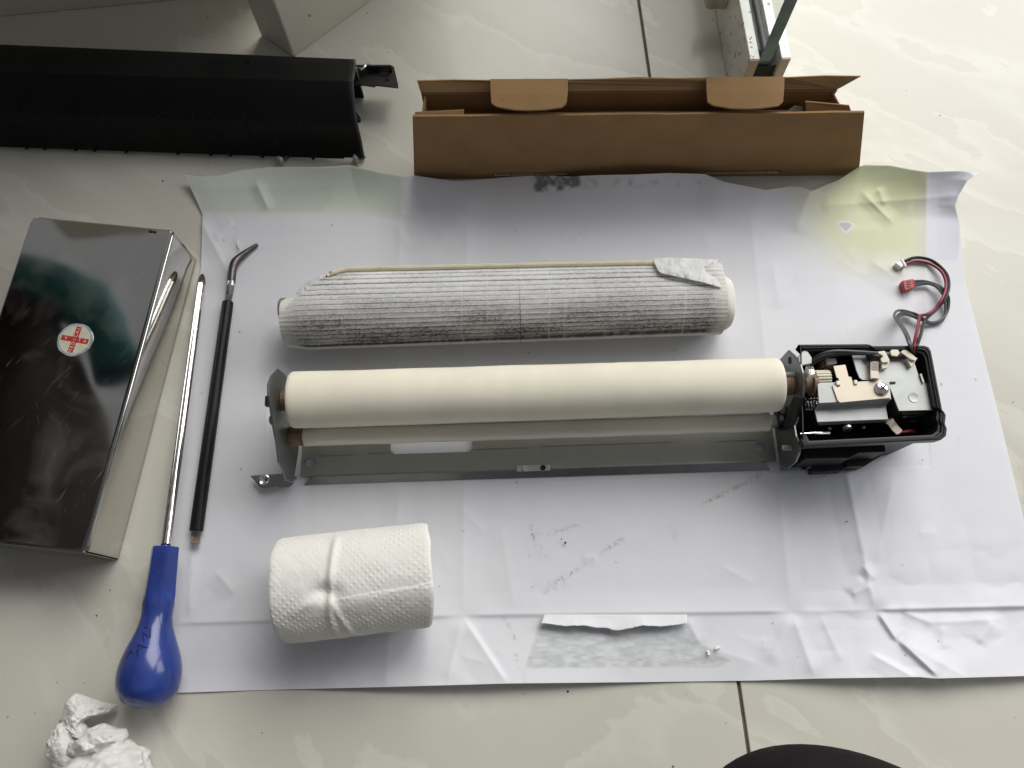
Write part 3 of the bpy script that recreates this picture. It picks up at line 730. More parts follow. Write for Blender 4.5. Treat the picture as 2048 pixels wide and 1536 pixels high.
def pan_screw(name, loc, d, r_, mat, parent, rot=0.4):
    d, s_, t_ = frame(d); loc = Vector(loc)
    o = up(name, g_lathe(loc, d, [(0, r_ * .96), (r_ * .12, r_), (r_ * .38, r_ * .9), (r_ * .55, r_ * .62), (r_ * .60, 0)], 26), mat, parent, smooth='auto')
    for k in (0, 1):
        a = rot + k * math.pi / 2
        x = s_ * math.cos(a) + t_ * math.sin(a); y = d.cross(x)
        c = loc + d * r_ * .585
        vs_ = [c + x * sx * r_ * .52 + y * sy * r_ * .10 + d * sz for sz in (0, r_ * .035) for sy in (-1, 1) for sx in (-1, 1)]
        up('cross_slot', ([tuple(q_) for q_ in vs_], g_box(0, 1, 0, 1, 0, 1)[1]), 'rubber', o)
    return o
p = U(1762.6, 778, .0608)
pan_screw('pan_screw', p, (0, 0, 1), .0047, 'steelbright', tp, 0.9)
p = U(1694, 856, .045)
pan_screw('pan_screw', p, (0, -1, .5), .0036, 'steelbright', unit, 0.2)
for (u, v_) in [(1659, 857), (1727, 855)]:
    p = U(u, v_, .043)
    up('rivet', g_lathe(p, (0, -1, .4), [(0, .0013), (.0006, .0012), (.001, 0)], 12), 'galv', smooth='auto')
# sleeves
up('heat_sleeve', g_tube([U(1748.5, 725, .0625), U(1749, 759, .0618)], [.0027, .0028], 20), 'beigesleeve', bevel=.0003, smooth='auto')
up('heat_sleeve', g_tube([U(1779, 842, .050), U(1797, 864, .046)], [.0029, .0028], 20), 'beigesleeve', bevel=.0003, smooth='auto')
up('wire', g_tube(spline([U(1794, 861, .046), U(1806, 864, .046), U(1822, 862, .045), U(1832, 865, .040)], 6), .0012, 10), 'wirered', smooth='auto')
# gear
teeth = 16
gx0, gx1 = U(1630, 754, .056).x, U(1660, 754, .056).x
gear = up('drive_gear', g_lathe((gx0, U(1645, 755, .056).y, .0545), (1, 0, 0), [(0, .002), (0, .0046), (.0004, .005), (gx1 - gx0 - .0006, .005), (gx1 - gx0, .0046), (gx1 - gx0, .002)], teeth * 4,
          lambda s_, a, r_: r_ * (1 + (.10 if (a * teeth / (2 * math.pi)) % 1 < .5 else -.10))), 'creamplastic')
up('gear_hub', g_cyl((gx0 - .006, U(1645, 755, .056).y, .0545), (gx0, U(1645, 755, .056).y, .0545), .0052, 20), 'beigesleeve')
# white plug inside, on a brown board
up('board', uprism([(1640, 722), (1665, 735), (1668, 745), (1636, 742)], .040, .036), 'brown')
pl = up('plug', uprism([(1652, 717), (1672, 716), (1675, 727), (1654, 730)], .052, .042), 'whiteplastic', bevel=.0004)
up('plug_pins', uprism([(1643, 722), (1652, 720), (1654, 732), (1645, 736)], .050, .044), 'brown', pl)
up('ribbon', uprism([(1616, 728), (1628, 718), (1632, 722), (1622, 738)], .050, .046), 'beigesleeve')
for k in range(5):
    p = U(1682 + k * 4, 712 + (k % 2) * 5, .04)
    up('board_pin', g_cyl((p.x, p.y, .020), (p.x, p.y, .042 + .002 * (k % 3)), .0007, 8), 'galvdark')
# worm / spring between plate and motor
pts = []
for k in range(60):
    a = k / 60 * 2 * math.pi * 5
    c0_ = U(1612, 808, .047)
    pts.append((c0_.x + .010 * k / 60, c0_.y + .004 * math.cos(a), .046 + .004 * math.sin(a)))
up('coil_spring', g_tube(pts, .0006, 6), 'steelbright', smooth='auto')
# cable clips
def clip(px_strap, px_base, c):
    s_ = up('cable_clip', uprism(px_strap, c + .0052, c + .0036), 'creamplastic', bevel=.0005)
    up('clip_base', uprism(px_base, c + .0034, c), 'creamplastic', s_, bevel=.0005)
clip([(1755, 703), (1770, 701), (1780, 720), (1778, 725), (1764, 725)], [(1762, 723), (1781, 722), (1775, 736), (1764, 738)], .0587)
clip([(1780, 703), (1784, 698), (1797, 699), (1800, 706), (1795, 713), (1783, 711)], [(1776, 704), (1804, 704), (1803, 710), (1777, 710)], .0587)
clip([(1801, 704), (1808, 699), (1815, 700), (1834, 716), (1831, 722), (1822, 719)], [(1814, 720), (1836, 715), (1828, 728), (1823, 735)], .0587)
# wires
CW = .0635
W1 = [[(1618, 722, .054), (1640, 709, .060), (1668, 702, .063), (1710, 703, .064), (1760, 706, .0622), (1800, 707, .0622), (1824, 703, .0630), (1819, 690, .0665), (1812, 672, .062), (1803, 655, .045), (1789, 634, .024), (1793, 622.5, .012), (1806, 621, .007), (1822, 625, .005), (1836, 630, .0075), (1850, 640, .005), (1864, 645, .0035), (1880, 640, .004), (1894, 625, .0045), (1898, 600, .006), (1892, 585, .008), (1880, 573, .007), (1860, 565, .006), (1845, 562, .0055), (1829, 562.5, .005)],
      [(1618, 726, .054), (1644, 712, .060), (1672, 706, .062), (1712, 706, .063), (1760, 708, .0622), (1800, 709, .0622), (1826, 704, .0630), (1821, 690, .0665), (1815, 674, .062), (1806, 655, .045), (1795, 640, .024), (1796, 630, .012), (1808, 625, .007), (1824, 630, .0055), (1838, 636, .0075), (1852, 645, .0055), (1868, 648, .0035), (1884, 642, .004), (1891, 622, .0045), (1889, 598, .006), (1884, 586, .008), (1872, 573, .007), (1855, 567, .006), (1843, 566, .0055), (1829, 567, .005)],
      [(1620, 730, .052), (1648, 716, .058), (1676, 709, .061), (1714, 708, .062), (1762, 709, .0618), (1800, 710, .0618), (1828, 706, .0625), (1822, 692, .0665), (1817, 674, .060), (1808, 656, .044), (1798, 643, .026), (1799, 634, .013), (1810, 629, .0085), (1825, 633, .0065), (1842, 640, .0065), (1862, 646, .0045), (1886, 637, .0045), (1896, 615, .0045), (1894, 596, .006), (1886, 580, .008), (1866, 569, .006), (1848, 568, .0055), (1830, 571, .005)]]
for k, w_ in enumerate(W1):
    up('wire', g_tube(spline([U(*q_) for q_ in w_], 7), .00098, 8), 'wiregrey', smooth='auto')
WB = [(1768, 714, .061), (1800, 713, .0615), (1828, 706, .063), (1834, 690, .0665), (1842, 668, .055), (1848, 645, .022), (1857, 633, .012), (1874, 618, .009), (1888, 600, .0105), (1897, 578, .010), (1896, 555, .008), (1885, 538, .006), (1865, 522, .005), (1845, 516, .0045), (1825, 516, .0045), (1806, 524, .0045)]
WR = [(1768, 717, .060), (1800, 715, .0608), (1826, 708, .062), (1828, 690, .0665), (1834, 662, .055), (1838, 640, .022), (1840, 632, .014), (1855, 628, .011), (1870, 618, .011), (1883, 600, .0125), (1891, 580, .0115), (1891, 560, .009), (1882, 542, .006), (1862, 528, .0045), (1845, 523, .004), (1828, 522, .004), (1809, 528, .004)]
up('wire', g_tube(spline([U(*q_) for q_ in WB], 7), .0012, 8), 'wireblack', smooth='auto')
up('wire', g_tube(spline([U(*q_) for q_ in WR], 7), .0012, 8), 'wirered', smooth='auto')
up('wire_boot', g_tube(spline([U(1735, 716, .061), U(1748, 712, .064), U(1760, 714, .062)], 5), [.0022] * 10 + [.0024], 10), 'wireblack', smooth='auto')
cw = up('white_connector', merge(uprism([(1791, 526), (1804, 520), (1811, 527), (1803, 535)], .0075, .002), uprism([(1802, 518), (1806, 517), (1814, 531), (1811, 534)], .0082, .002)), 'whiteplastic', bevel=.0004)
cr = up('red_connector', merge(uprism([(1805, 561), (1826, 557.5), (1829, 575), (1810, 581)], .0080, .002), uprism([(1825.5, 558.5), (1828, 558), (1831.5, 572), (1829, 574.5)], .0072, .003)), 'redplastic', bevel=.0004)
for k in range(3):
    p, q_ = U(1813, 564 + 5 * k, .0081), U(1821, 562.5 + 5 * k, .0081)
    up('contact_slot', g_box(p.x, q_.x, p.y - .0003, p.y + .0003, .0079, .0082), 'rubber', cr)

# ------------------------------------------------------------------ used web roll
WA0, WA1 = P(568, 632, .026), P(1466, 603, .026)
wdir = (WA1 - WA0).normalized(); wl = (WA1 - WA0).length
wroll = thing('used_web_roll', 'toner-striped used cleaning web wound into a loose roll on the poster', 'web roll', (WA0.x, WA0.y, 0), math.atan2(wdir.y, wdir.x))
wx = Vector((wdir.x, wdir.y, 0)).normalized(); wy = Vector((-wx.y, wx.x, 0)); WO = Vector((WA0.x, WA0.y, 0))
def W(u, v, z):
    p = P(u, v, z) - WO
    return Vector((p.dot(wx), p.dot(wy), z))
NXw, NPH = 560, 260
mb0, mb1 = W(574, 640, .026).x, W(1441, 615, .026).x
xs = np.linspace(mb0, mb1, NXw); ph = np.linspace(R(-70), R(150), NPH)       # angle from the front horizon upwards, over the top to the back
X, PH = np.meshgrid(xs, ph)
fx = (X - mb0) / (mb1 - mb0)
R0 = (0.0256 - 0.0022 * sstep(0.06, 0.0, fx)) * (1 - .085 * fx)
RC = 0.0262 * (1 - .085 * fx)
R0 = R0 + 0.00009 * np.sin(PH * 46) + 0.0004 * (fbm(X * 40, PH * 2, 0, 61, 3) - .5)
Yw = -R0 * np.cos(PH) ; Zw = RC + R0 * np.sin(PH)
Zw = np.maximum(Zw, 0.0016)
# toner picture: fine lines along the roll, heavier towards the front
lines = 26
ang = (PH - R(-70)) / R(220)
kk = ang * lines + 0.10 * (fbm(X * 60, PH * 3, 0, 62, 3) - .5) + 0.05 * (vnoise(X * 900, PH * 20, 0, 63) - .5)
fr = np.abs(kk - np.round(kk))
band = np.round(kk).astype(int)
strength = 0.35 + 0.5 * _h(band, band * 0 + 3, band * 0, 5) + 0.25 * (vnoise(X * 220, band * 1.7, 0, 64) - .4)
line = np.exp(-(fr / 0.10) ** 2) * strength
wash = np.clip(0.62 + 0.9 * (fbm(X * 28, PH * 2.2, 0, 65, 4) - .5), 0, 1) * (0.46 + 0.56 * sstep(R(100), R(20), PH))
gritty = np.clip((fbm(X * 700, PH * 45, 0, 66, 2) - .40) * 3, 0, 1)
tone = np.clip(0.9 * line + wash * (0.66 + 0.62 * gritty), 0, 1)
blackband = np.exp(-((PH - R(7) - R(5) * (fx - .5)) / (R(4.5) + R(3) * fx)) ** 2) * (0.6 + 0.6 * vnoise(X * 400, 0, 0, 67)) * sstep(0.01, 0.05, fx) * sstep(0.99, 0.95, fx)
tone = np.maximum(tone, np.clip(blackband * 1.5, 0, 1))
tone = tone * (1 - 0.9 * sstep(R(1), R(-3), PH))
edge = sstep(0.0, 0.06, fx) * sstep(1.0, 0.955, fx)
tone = tone * (0.22 + 0.78 * edge)
vl = sum(np.exp(-((fx - c + .002 * np.sin(PH * 3)) / .0011) ** 2) * a for c, a in [(.405, .35), (.462, .3), (.60, .5), (.635, .25), (.905, .4), (.82, .25)])
dark1 = np.exp(-((fx - .535) / .0008) ** 2) * 0.75 * sstep(R(120), R(60), PH)
tone = np.clip(tone * (1 - vl) + dark1, 0, 1)
cwh = np.array((0.80, 0.79, 0.77)); cdk = np.array((0.045, 0.046, 0.05))
wcol = cwh * (1 - tone[..., None] * 0.93) + cdk * tone[..., None] * 0.93
yel = (np.clip(fbm(X * 30, PH * 3, 0, 68, 3) - .45, 0, 1) * 1.6 * sstep(R(60), R(10), PH) + 0.5 * (1 - edge))[..., None]
wcol = wcol * (1 - 0.35 * yel) + wcol * np.array((0.95, 0.86, 0.66)) * 0.35 * yel
# back of the web peels away from the roll and lies back as a loose edge
peel = sstep(R(95), R(150), PH)
Yw = Yw + peel * 0.005 * sstep(0.0, 0.10, fx) ; Zw = Zw + peel * 0.004
pos = np.stack([X, Yw, Zw], -1)
# cut the left back corner away on a slant
cc = ang[:-1, :-1]; fxx = fx[:-1, :-1]
maxang = np.interp(fxx, [0, .025, .10, .15, 1], [.62, .72, .92, 1.01, 1.01])
grid_obj('web', pos, MT['webdirty'], wcol, wroll, keep=(cc < maxang))
core = mk('roll_core', *g_lathe((mb0 - .0035, 0, .0262), (1, 0, -.0078), [(0, .004), (0, .0105), (.001, .012), (.006, .013), (mb1 - mb0 - .01, .0205), (mb1 - mb0 + .0015, .0218), (mb1 - mb0 + .0028, .0198), (mb1 - mb0 + .0040, .0203), (mb1 - mb0 + .0075, .0200), (mb1 - mb0 + .0102, .0184), (mb1 - mb0 + .0112, .0155), (mb1 - mb0 + .0108, .006)], 48,
      lambda s_, a, r_: r_ * (1 + .012 * math.sin(5 * a + s_ * 300))), MT['webwhite'], wroll, smooth='auto')
mk('core_plug', *g_lathe((mb0 - .005, .004, .0266), (1, 0, 0), [(0, .004), (0, .0085), (.001, .0095), (.004, .0095)], 18), MT['gasket'], wroll)
# cream foam bead on the loose edge and sheer torn corner
NBK = 70
bead = []
for fq in np.linspace(.105, .845, NBK):
    aq = np.interp(fq, [0, .025, .10, .15, 1], [.62, .72, .92, 1.0, 1.0]) - .012
    i_, j_ = int(aq * (NPH - 1)), int(fq * (NXw - 1))
    bead.append(tuple(pos[i_, j_] + np.array([0, .0006, .0014])))
rads = [.0022 * (0.75 + .25 * min(1, k / 4)) + .00012 * math.sin(k * 1.7) for k in range(NBK)]
mk('foam_edge', *g_tube(bead, rads, 10), MT['foam'], wroll, smooth='auto')
def sheet_from_px(name, rows, mat, nu=40, nv=16, cr=0.0015, parent=None, O=None, fn=None, sc=14, seed=0):
    """rows: list of polylines [(u,v,z)...] lofted; crumpled"""
    rr = []
    for r_ in rows:
        pts = np.array(r_, float); d = np.r_[0, np.cumsum(np.hypot(np.diff(pts[:, 0]), np.diff(pts[:, 1])))]
        tq = np.linspace(0, d[-1], nu); rr.append(np.stack([np.interp(tq, d, pts[:, i]) for i in range(3)], -1))
    rr = np.array(rr); tq = np.linspace(0, len(rr) - 1, nv)
    g = np.stack([[np.interp(tq, np.arange(len(rr)), rr[:, i, c]) for c in range(3)] for i in range(nu)], 0)   # nu,3,nv
    g = g.transpose(2, 0, 1)
    n_ = np.abs(fbm(g[..., 0] / sc, g[..., 1] / sc, 0, seed, 3) - .5) * 2
    g[..., 2] += cr * n_
    w_ = Pnp(g[..., 0], g[..., 1], g[..., 2])
    return grid_obj(name, (w_ if fn is None else fn(w_)), mat, parent=parent, solid=0.00012)
def toW(w_):
    d = w_ - np.array(WO)
    return np.stack([d @ np.array(wx), d @ np.array(wy), d[..., 2]], -1)
sheet_from_px('torn_web', [[(1306, 517, 0.0424), (1340, 515, 0.0434), (1390, 517, 0.0424), (1436, 519, 0.0394)], [(1308, 524, 0.0454), (1345, 526, 0.0459), (1395, 530, 0.0444), (1432, 534, 0.0414)], [(1312, 533, 0.0479), (1350, 538, 0.0484), (1400, 541, 0.0464), (1424, 544, 0.0434)], [(1316, 541, 0.0494), (1370, 549, 0.0502), (1412, 553, 0.0494), (1436, 560, 0.0464)], [(1322, 546, 0.0498), (1376, 558, 0.0504), (1410, 566, 0.0504), (1444, 576, 0.0484)]], MT['film'], 70, 40, .0022, wroll, fn=toW, sc=17, seed=77)
sheet_from_px('torn_web', [[(600, 572, .041), (630, 555, .041), (654, 547, .040)], [(596, 580, .043), (630, 563, .045), (658, 557, .044)], [(592, 590, .046), (630, 574, .049), (668, 562, .047)]], MT['film'], 40, 20, .002, wroll, fn=toW, sc=9, seed=78)

# ------------------------------------------------------------------ paper towel roll
TA, TB = P(567, 1180, .035), P(858, 1149, .035)
td = (TB - TA); tl = td.length; td.normalize()
troll = thing('paper_towel_roll', 'small roll of white embossed paper towel with a pinched dent on the poster', 'towel roll', (TA.x, TA.y, 0), math.atan2(td.y, td.x))
tx = Vector((td.x, td.y, 0)).normalized(); ty = Vector((-tx.y, tx.x, 0)); TO = Vector((TA.x, TA.y, 0))
NA, NB_ = 420, 460
xs = np.linspace(0, tl, NA); ph = np.linspace(0, 2 * math.pi, NB_)
X, PH = np.meshgrid(xs, ph)
RT = 0.0334
arc = PH * RT
pc = (X * 0.62 + arc * 0.78) / 0.0038; qc = (X * -0.78 + arc * 0.62) / 0.0031
rowmask = np.abs(np.sin(np.pi * pc * 0.5)) ** 0.8
dots = np.clip(np.cos(2 * np.pi * pc) * 0.5 + 0.5, 0, 1) ** 2 * np.clip(np.cos(2 * np.pi * qc) * 0.5 + 0.5, 0, 1) ** 2
fade = 2.4 * (fbm(X * 90, PH * 3.2, 0, 81, 3) - .25)
rad = RT + 0.00034 * dots * np.clip(fade, 0, 1.2) + 0.0003 * (fbm(X * 260, PH * 9, 0, 84, 2) - .5) + 0.0016 * (fbm(X * 30, PH * 1.5, 0, 82, 3) - .5) - 0.0010 * np.sin(np.pi * X / tl) * 0.0
def wrapd(a, c): return np.angle(np.exp(1j * (a - c)))
# angles: 0 = back (+y), pi/2 = top, pi = front
dent = np.exp(-((X - .0335) / .0075) ** 2 - (wrapd(PH, R(103)) / .16) ** 2)
rad = rad - 0.0042 * dent
ridge = np.exp(-((X - .0375 - .002 * np.sin(PH * 2)) / .0024) ** 2) * sstep(R(20), R(60), PH) * sstep(R(200), R(100), PH)
rad = rad + 0.0017 * ridge
rid2 = np.exp(-((X - .036 - .01 * (PH - R(103))) / .0022) ** 2) * sstep(R(104), R(115), PH) * sstep(R(190), R(150), PH)
rad = rad + 0.0009 * rid2
fold = np.exp(-((wrapd(PH, R(111) - 1.8 * (X - .04) + .05 * (fbm(X * 120, 0, 0, 86, 3) - .5)) ) / .022) ** 2) * sstep(.036, .045, X)
rad = rad + 0.0005 * fold + 0.0007 * sstep(0, .05, wrapd(PH, R(111) - 1.8 * (X - .04))) * sstep(.5, .1, wrapd(PH, R(111) - 1.8 * (X - .04))) * sstep(.034, .05, X)
diag = np.exp(-((wrapd(PH, R(104) - 14 * (X - .034))) / .10) ** 2) * sstep(.036, .030, X) * sstep(.004, .02, X)
rad = rad + 0.0008 * diag
ell = 1.0
endt = np.minimum(X, tl - X)
rad = rad - 0.0012 * np.exp(-endt / .0012)
sk = 0.0010 * np.sin(PH * 1 + .5) + .0012 * (vnoise(PH * 3, 0, 0, 83) - .5)
Xe = X + np.where(X < tl / 2, -1, 1) * sk * np.exp(-endt / .01)
Xe = Xe + sstep(tl * .75, tl, X) * 0.0042 * np.sin(PH)
Zt = RT + 0.0016 + rad * np.sin(PH); Zt = np.maximum(Zt, 0.0015)
pos = np.stack([Xe, rad * np.cos(PH), Zt], -1)
grid_obj('towel_wrap', pos, MT['towel'], parent=troll)
# spiral layers at the ends
for side in (0, 1):
    pr = []
    r_ = 0.0320
    s0 = 0.0012 if side == 0 else tl - .0012
    k = 0
    while r_ > .0095:
        pr.append(((.0006 if k % 2 else 0.0) * (1 if side else -1), r_)); r_ -= .0009 if k % 2 else .0005; k += 1
    pr.append((0, 0.001))
    mk('towel_layers', *(lambda g: ([(x + (.0042 * (z - RT - .0016) / RT if side else 0), y, z) for x, y, z in g[0]], g[1]))(g_lathe((s0, 0, RT + .0016), (1, 0, 0), pr, 48)), MT['towel'], troll)

# ------------------------------------------------------------------ screwdriver
H0, H1 = P(331, 1094, .0185), P(290, 1419, .0218)
hd = (H1 - H0).normalized()
hl = (H1 - H0).length
k_ = hl / 327.0
sdr = thing('screwdriver', 'long cross-head screwdriver with bulbous blue handle beside the steel box', 'screwdriver', (H0.x, H0.y, 0))
SO = Vector((H0.x, H0.y, 0))
hp = [(0, 24), (1.5, 27.5), (5, 28.5), (40, 29.5), (80, 31), (105, 32.5), (118, 32.5), (130, 31.5), (142, 31), (152, 32), (168, 35.5), (190, 43.5), (215, 53.5), (240, 60.5), (262, 63), (284, 61), (300, 55), (312, 45), (320, 32), (325, 17), (327, 0.5)]
hs = spline([(a, b, 0) for a, b in hp], 4)
prof = [(p.x * k_, max(p.y, .3) * k_) for p in hs]
def hexr(s_, a, r_):
    w_ = 1 - min(max((s_ / k_ - 100) / 22, 0), 1)
    m_ = (a + R(0)) % R(60) - R(30)
    hx = r_ * 1.06 * math.cos(R(30)) / math.cos(m_)
    hx = min(hx, r_ * 1.05)
    return r_ * (1 - w_) + hx * w_
handle = mk('handle', *off(g_lathe(H0, hd, prof, 72, hexr), SO), MT['blue'], sdr, smooth='auto', angle=22)
# shaft
S1 = P(403, 566, .0066)
sd = (S1 - H0).normalized()
mk('shaft', *off(g_tube([H0 + hd * .004, H0 + sd * .002, S1 - sd * .001], [.0032] * 3, 24), SO), MT['chrome'], sdr, smooth='auto')
# cruciform tip
tiplen = 0.0098
def tipr(s_, a, r_):
    t_ = s_ / tiplen
    return r_ * (1 - (0.55 * min(1, t_ * 1.6)) * (0.5 + 0.5 * math.cos(4 * a)) ** 0.7)
mk('cross_tip', *off(g_lathe(S1 - sd * .002, sd, [(0, .00325), (.0012, .0033), (.003, .0032), (.005, .0029), (.0075, .0022), (.0092, .0014), (tiplen, .0004)], 48, tipr), SO), MT['darksteel'], sdr, smooth='auto')
# handwriting on the handle: strokes laid on the surface
hf = frame(hd)
def hsurf(s_px, a):
    s_ = s_px * k_
    r_ = np.interp(s_, [q[0] for q in prof], [q[1] for q in prof]) + .00012
    return H0 + hf[0] * s_ + (hf[1] * math.cos(a) + hf[2] * math.sin(a)) * r_ - SO
def stroke(pts, w_=.0006):
    P_ = []
    for i in range(len(pts) - 1):
        for k in range(8):
            t_ = k / 8; P_.append((pts[i][0] + (pts[i + 1][0] - pts[i][0]) * t_, pts[i][1] + (pts[i + 1][1] - pts[i][1]) * t_))
    P_.append(pts[-1])
    return g_tube([hsurf(*q) for q in P_], w_ * .6, 6)
# which way round: find the angle that faces the camera and which sense points to image right
cands = [(hsurf(210, a).x * 0 + hsurf(210, a).z, a) for a in np.linspace(0, 2 * math.pi, 73)]
atop = max(cands)[1]
sgn = 1 if hsurf(210, atop + .3).x > hsurf(210, atop).x else -1
def A(px_right): return atop + sgn * px_right / 58.0
letters = [[(178, A(-18)), (172, A(8))], [(172, A(8)), (190, A(-6))], [(190, A(-6)), (182, A(22))],           # N
           [(222, A(-14)), (196, A(-20))], [(196, A(-20)), (213, A(10))], [(214, A(-16)), (205, A(-4))],       # A
           [(216, A(-40)), (205, A(-34))], [(205, A(-34)), (222, A(-27))]]                                     # circumflex
letters = []
def hw(pts): letters.append([(s_, A(x)) for s_, x in pts])
hw([(226, -4), (203, -12), (210, 12)]); hw([(218, -9), (207, 1)])
hw([(196, -6), (190, -24)]) ; letters.pop()
hw([(197, -2), (180, -9), (190, 14), (172, 8)])
hw([(228, -30), (214, -26), (222, -16)])
hw([(168, -14), (171, 0)])
for L0 in letters:
    mk('ink_stroke', *stroke(L0), MT['ink'], handle)

# ------------------------------------------------------------------ bent pry tool
pry = thing('bent_pry_rod', 'black sleeved steel rod with bent flattened tip on the poster', 'pry bar', P(420, 800, 0))
PO = Vector(pry.location)
zr = 0.0062
mk('sleeve', *off(g_lathe(P(456, 604, zr), P(392.5, 1062, zr) - P(456, 604, zr), [(0, .0026), (0, .0038), (.0006, .0042), (.05, .0044), (.12, .00455), ((P(392.5, 1062, zr) - P(456, 604, zr)).length - .0006, .0047), ((P(392.5, 1062, zr) - P(456, 604, zr)).length, .0043), ((P(392.5, 1062, zr) - P(456, 604, zr)).length, .003)], 28,
     lambda s_, a, r_: r_ * (1 + .012 * math.sin(s_ * 260 + a))), PO), MT['blacksleeve'], pry, smooth='auto')
mk('rod_end', *off(g_cyl(P(393, 1058, zr), P(390, 1088, zr), .0034, 24), PO), MT['copper'], pry, bevel=.0004, smooth='auto')
mk('worn_neck', *off(g_tube([P(456, 606, zr), P(461, 572, zr), P(463, 560, zr)], [.0028, .0029, .0030], 16), PO), MT['steelbright'], pry, smooth='auto')
bp = spline([P(462.5, 566, zr), P(464, 548, zr), P(467, 532, zr), P(474, 520, .0055), (P(492, 505, .0045)), P(515, 489, .0035)], 6)
mk('bent_tip', *off(g_tube(bp, list(np.interp(np.linspace(0, 1, len(bp)), [0, .3, .55, .8, 1], [.0031, .0031, .0034, .0024, .0013])), 16), PO), MT['darksteel'], pry, smooth='auto')

# ------------------------------------------------------------------ steel instrument box
SBZ = 0.047
cTR, cBR = P(345, 459, SBZ), P(168, 1105, SBZ)
dr = (cBR - cTR); bl_ = dr.length; dr.normalize()
wdv = Vector((dr.y, -dr.x, 0))                       # across, to the left of the picture
if wdv.x > 0: wdv = -wdv
bw_ = (P(62, 437, SBZ) - cTR).dot(wdv)
box = thing('steel_instrument_box', 'polished steel instrument box with round medical sticker on its lid', 'metal box', ((cTR + cBR) / 2 + wdv * bw_ / 2) * 1.0)
box.location.z = 0
BO = Vector(box.location)
bx_rz = math.atan2(-dr.y, -dr.x) - math.pi / 2       # local +y towards the back corner, +x to the right
box.rotation_euler = (0, 0, bx_rz)
inv = Matrix.Rotation(-bx_rz, 3, 'Z')
hw_, hl_ = bw_ / 2, bl_ / 2
def B(u, v, z): return inv @ (P(u, v, z) - BO)
ch = 0.004
lidpoly = [(-hw_ + ch, hl_), (hw_ - .002, hl_), (hw_, hl_ - .002), (hw_, -hl_), (-hw_, -hl_), (-hw_, hl_ - ch)]
# lid top with a slightly domed, hand-worn sheet and a rolled edge
NXL, NYL = 40, 70
lx = np.linspace(-hw_ + .0016, hw_ - .0016, NXL); ly = np.linspace(-hl_ + .0016, hl_ - .0016, NYL)
XX, YY = np.meshgrid(lx, ly)
ZZ = SBZ + 0.0006 * (1 - (XX / hw_) ** 2) * (1 - (YY / hl_) ** 2) + 0.0005 * (fbm(XX * 18, YY * 18, 0, 91, 2) - .5) * (1 - (XX / hw_) ** 4) * (1 - (YY / hl_) ** 4)
cutmask = ~((XX[:-1, :-1] < -hw_ + .0045) & (YY[:-1, :-1] > hl_ - .0045 - (XX[:-1, :-1] + hw_)))
lid = grid_obj('lid', np.stack([XX, YY, ZZ], -1), MT['steelbox'], parent=box)
mk('lid_edge', *g_tube([(hw_ - .0018, hl_ - .001, SBZ - .0016), (hw_ - .0018, -hl_ + .001, SBZ - .0016)], .0018, 12), MT['steelbright'], lid, smooth='auto')
mk('lid_edge', *g_tube([(-hw_ + .0018, hl_ - .005, SBZ - .0016), (-hw_ + .0018, -hl_ + .001, SBZ - .0016)], .0018, 12), MT['steelbright'], lid, smooth='auto')
mk('lid_edge', *g_tube([(-hw_ + .002, -hl_ + .0018, SBZ - .0016), (hw_ - .001, -hl_ + .0018, SBZ - .0016)], .0018, 12), MT['steelbright'], lid, smooth='auto')
mk('lid_edge', *g_tube([(-hw_ + .005, hl_ - .0018, SBZ - .0016), (hw_ - .001, hl_ - .0018, SBZ - .0016)], .0018, 12), MT['steelbright'], lid, smooth='auto')
def side(name, x0, x1, y0, y1):
    return mk(name, *g_box(x0, x1, y0, y1, 0.0006, SBZ - .0018), MT['steelbox'], box, bevel=.0003)
# right side as a finely curved sheet
ny, nz = 60, 14
yy = np.linspace(-hl_ + .0012, hl_ - .0012, ny); zz = np.linspace(.0004, SBZ - .0014, nz)
Y3, Z3 = np.meshgrid(yy, zz)
X3 = hw_ + 0.0004 * (fbm(Y3 * 14, Z3 * 20, 0, 95, 2) - .5) + .0002
grid_obj('side_panel', np.stack([X3, Y3, Z3], -1), MT['steelbox'], parent=box, solid=.0005)
side('side_panel', -hw_, -hw_ + .0006, -hl_ + .001, hl_ - .005)
side('side_panel', -hw_ + .001, hw_ - .0012, -hl_, -hl_ + .0006)
side('side_panel', -hw_ + .005, hw_ - .0012, hl_ - .0006, hl_)
mk('inner_tray', *g_box(-hw_ + .0025, hw_ - .0009, -hl_ + .0009, hl_ - .0009, .0004, SBZ - .006), MT['rubber'], box)
# sticker
sc_ = B(151.5, 680.5, SBZ)
sq = B(163, 654, SBZ) - B(143, 706, SBZ); sang = math.atan2(sq.y, sq.x) - math.pi / 2
sr_ = 0.0123
SZt = SBZ + .0012
ringv = [(sc_.x + (sr_ * (1 + .012 * math.sin(7 * a) + .012 * math.sin(13 * a))) * math.cos(a), sc_.y + sr_ * 1.0 * (1 + .012 * math.sin(7 * a)) * math.sin(a)) for a in np.linspace(0, 2 * math.pi, 61)[:-1]]
stk = mk('sticker', *g_prism(ringv, SZt - .0012, SZt), MT['stickerring'], box)
mk('sticker_face', *g_prism(circ(sc_.x, sc_.y, sr_ * .875, 48), SZt, SZt + .00012), MT['sticker'], stk)
def rotp(x, y):
    return (sc_.x + x * math.cos(sang) - y * math.sin(sang), sc_.y + x * math.sin(sang) + y * math.cos(sang))
ca, cb = sr_ * .155, sr_ * .80
cross = [(-ca, -cb), (ca, -cb), (ca, -ca), (cb, -ca), (cb, ca), (ca, ca), (ca, cb), (-ca, cb), (-ca, ca), (-cb, ca), (-cb, -ca), (-ca, -ca)]
mk('red_cross', *g_prism([rotp(*q) for q in cross], SZt + .00012, SZt + .00022), MT['stickerred'], stk)
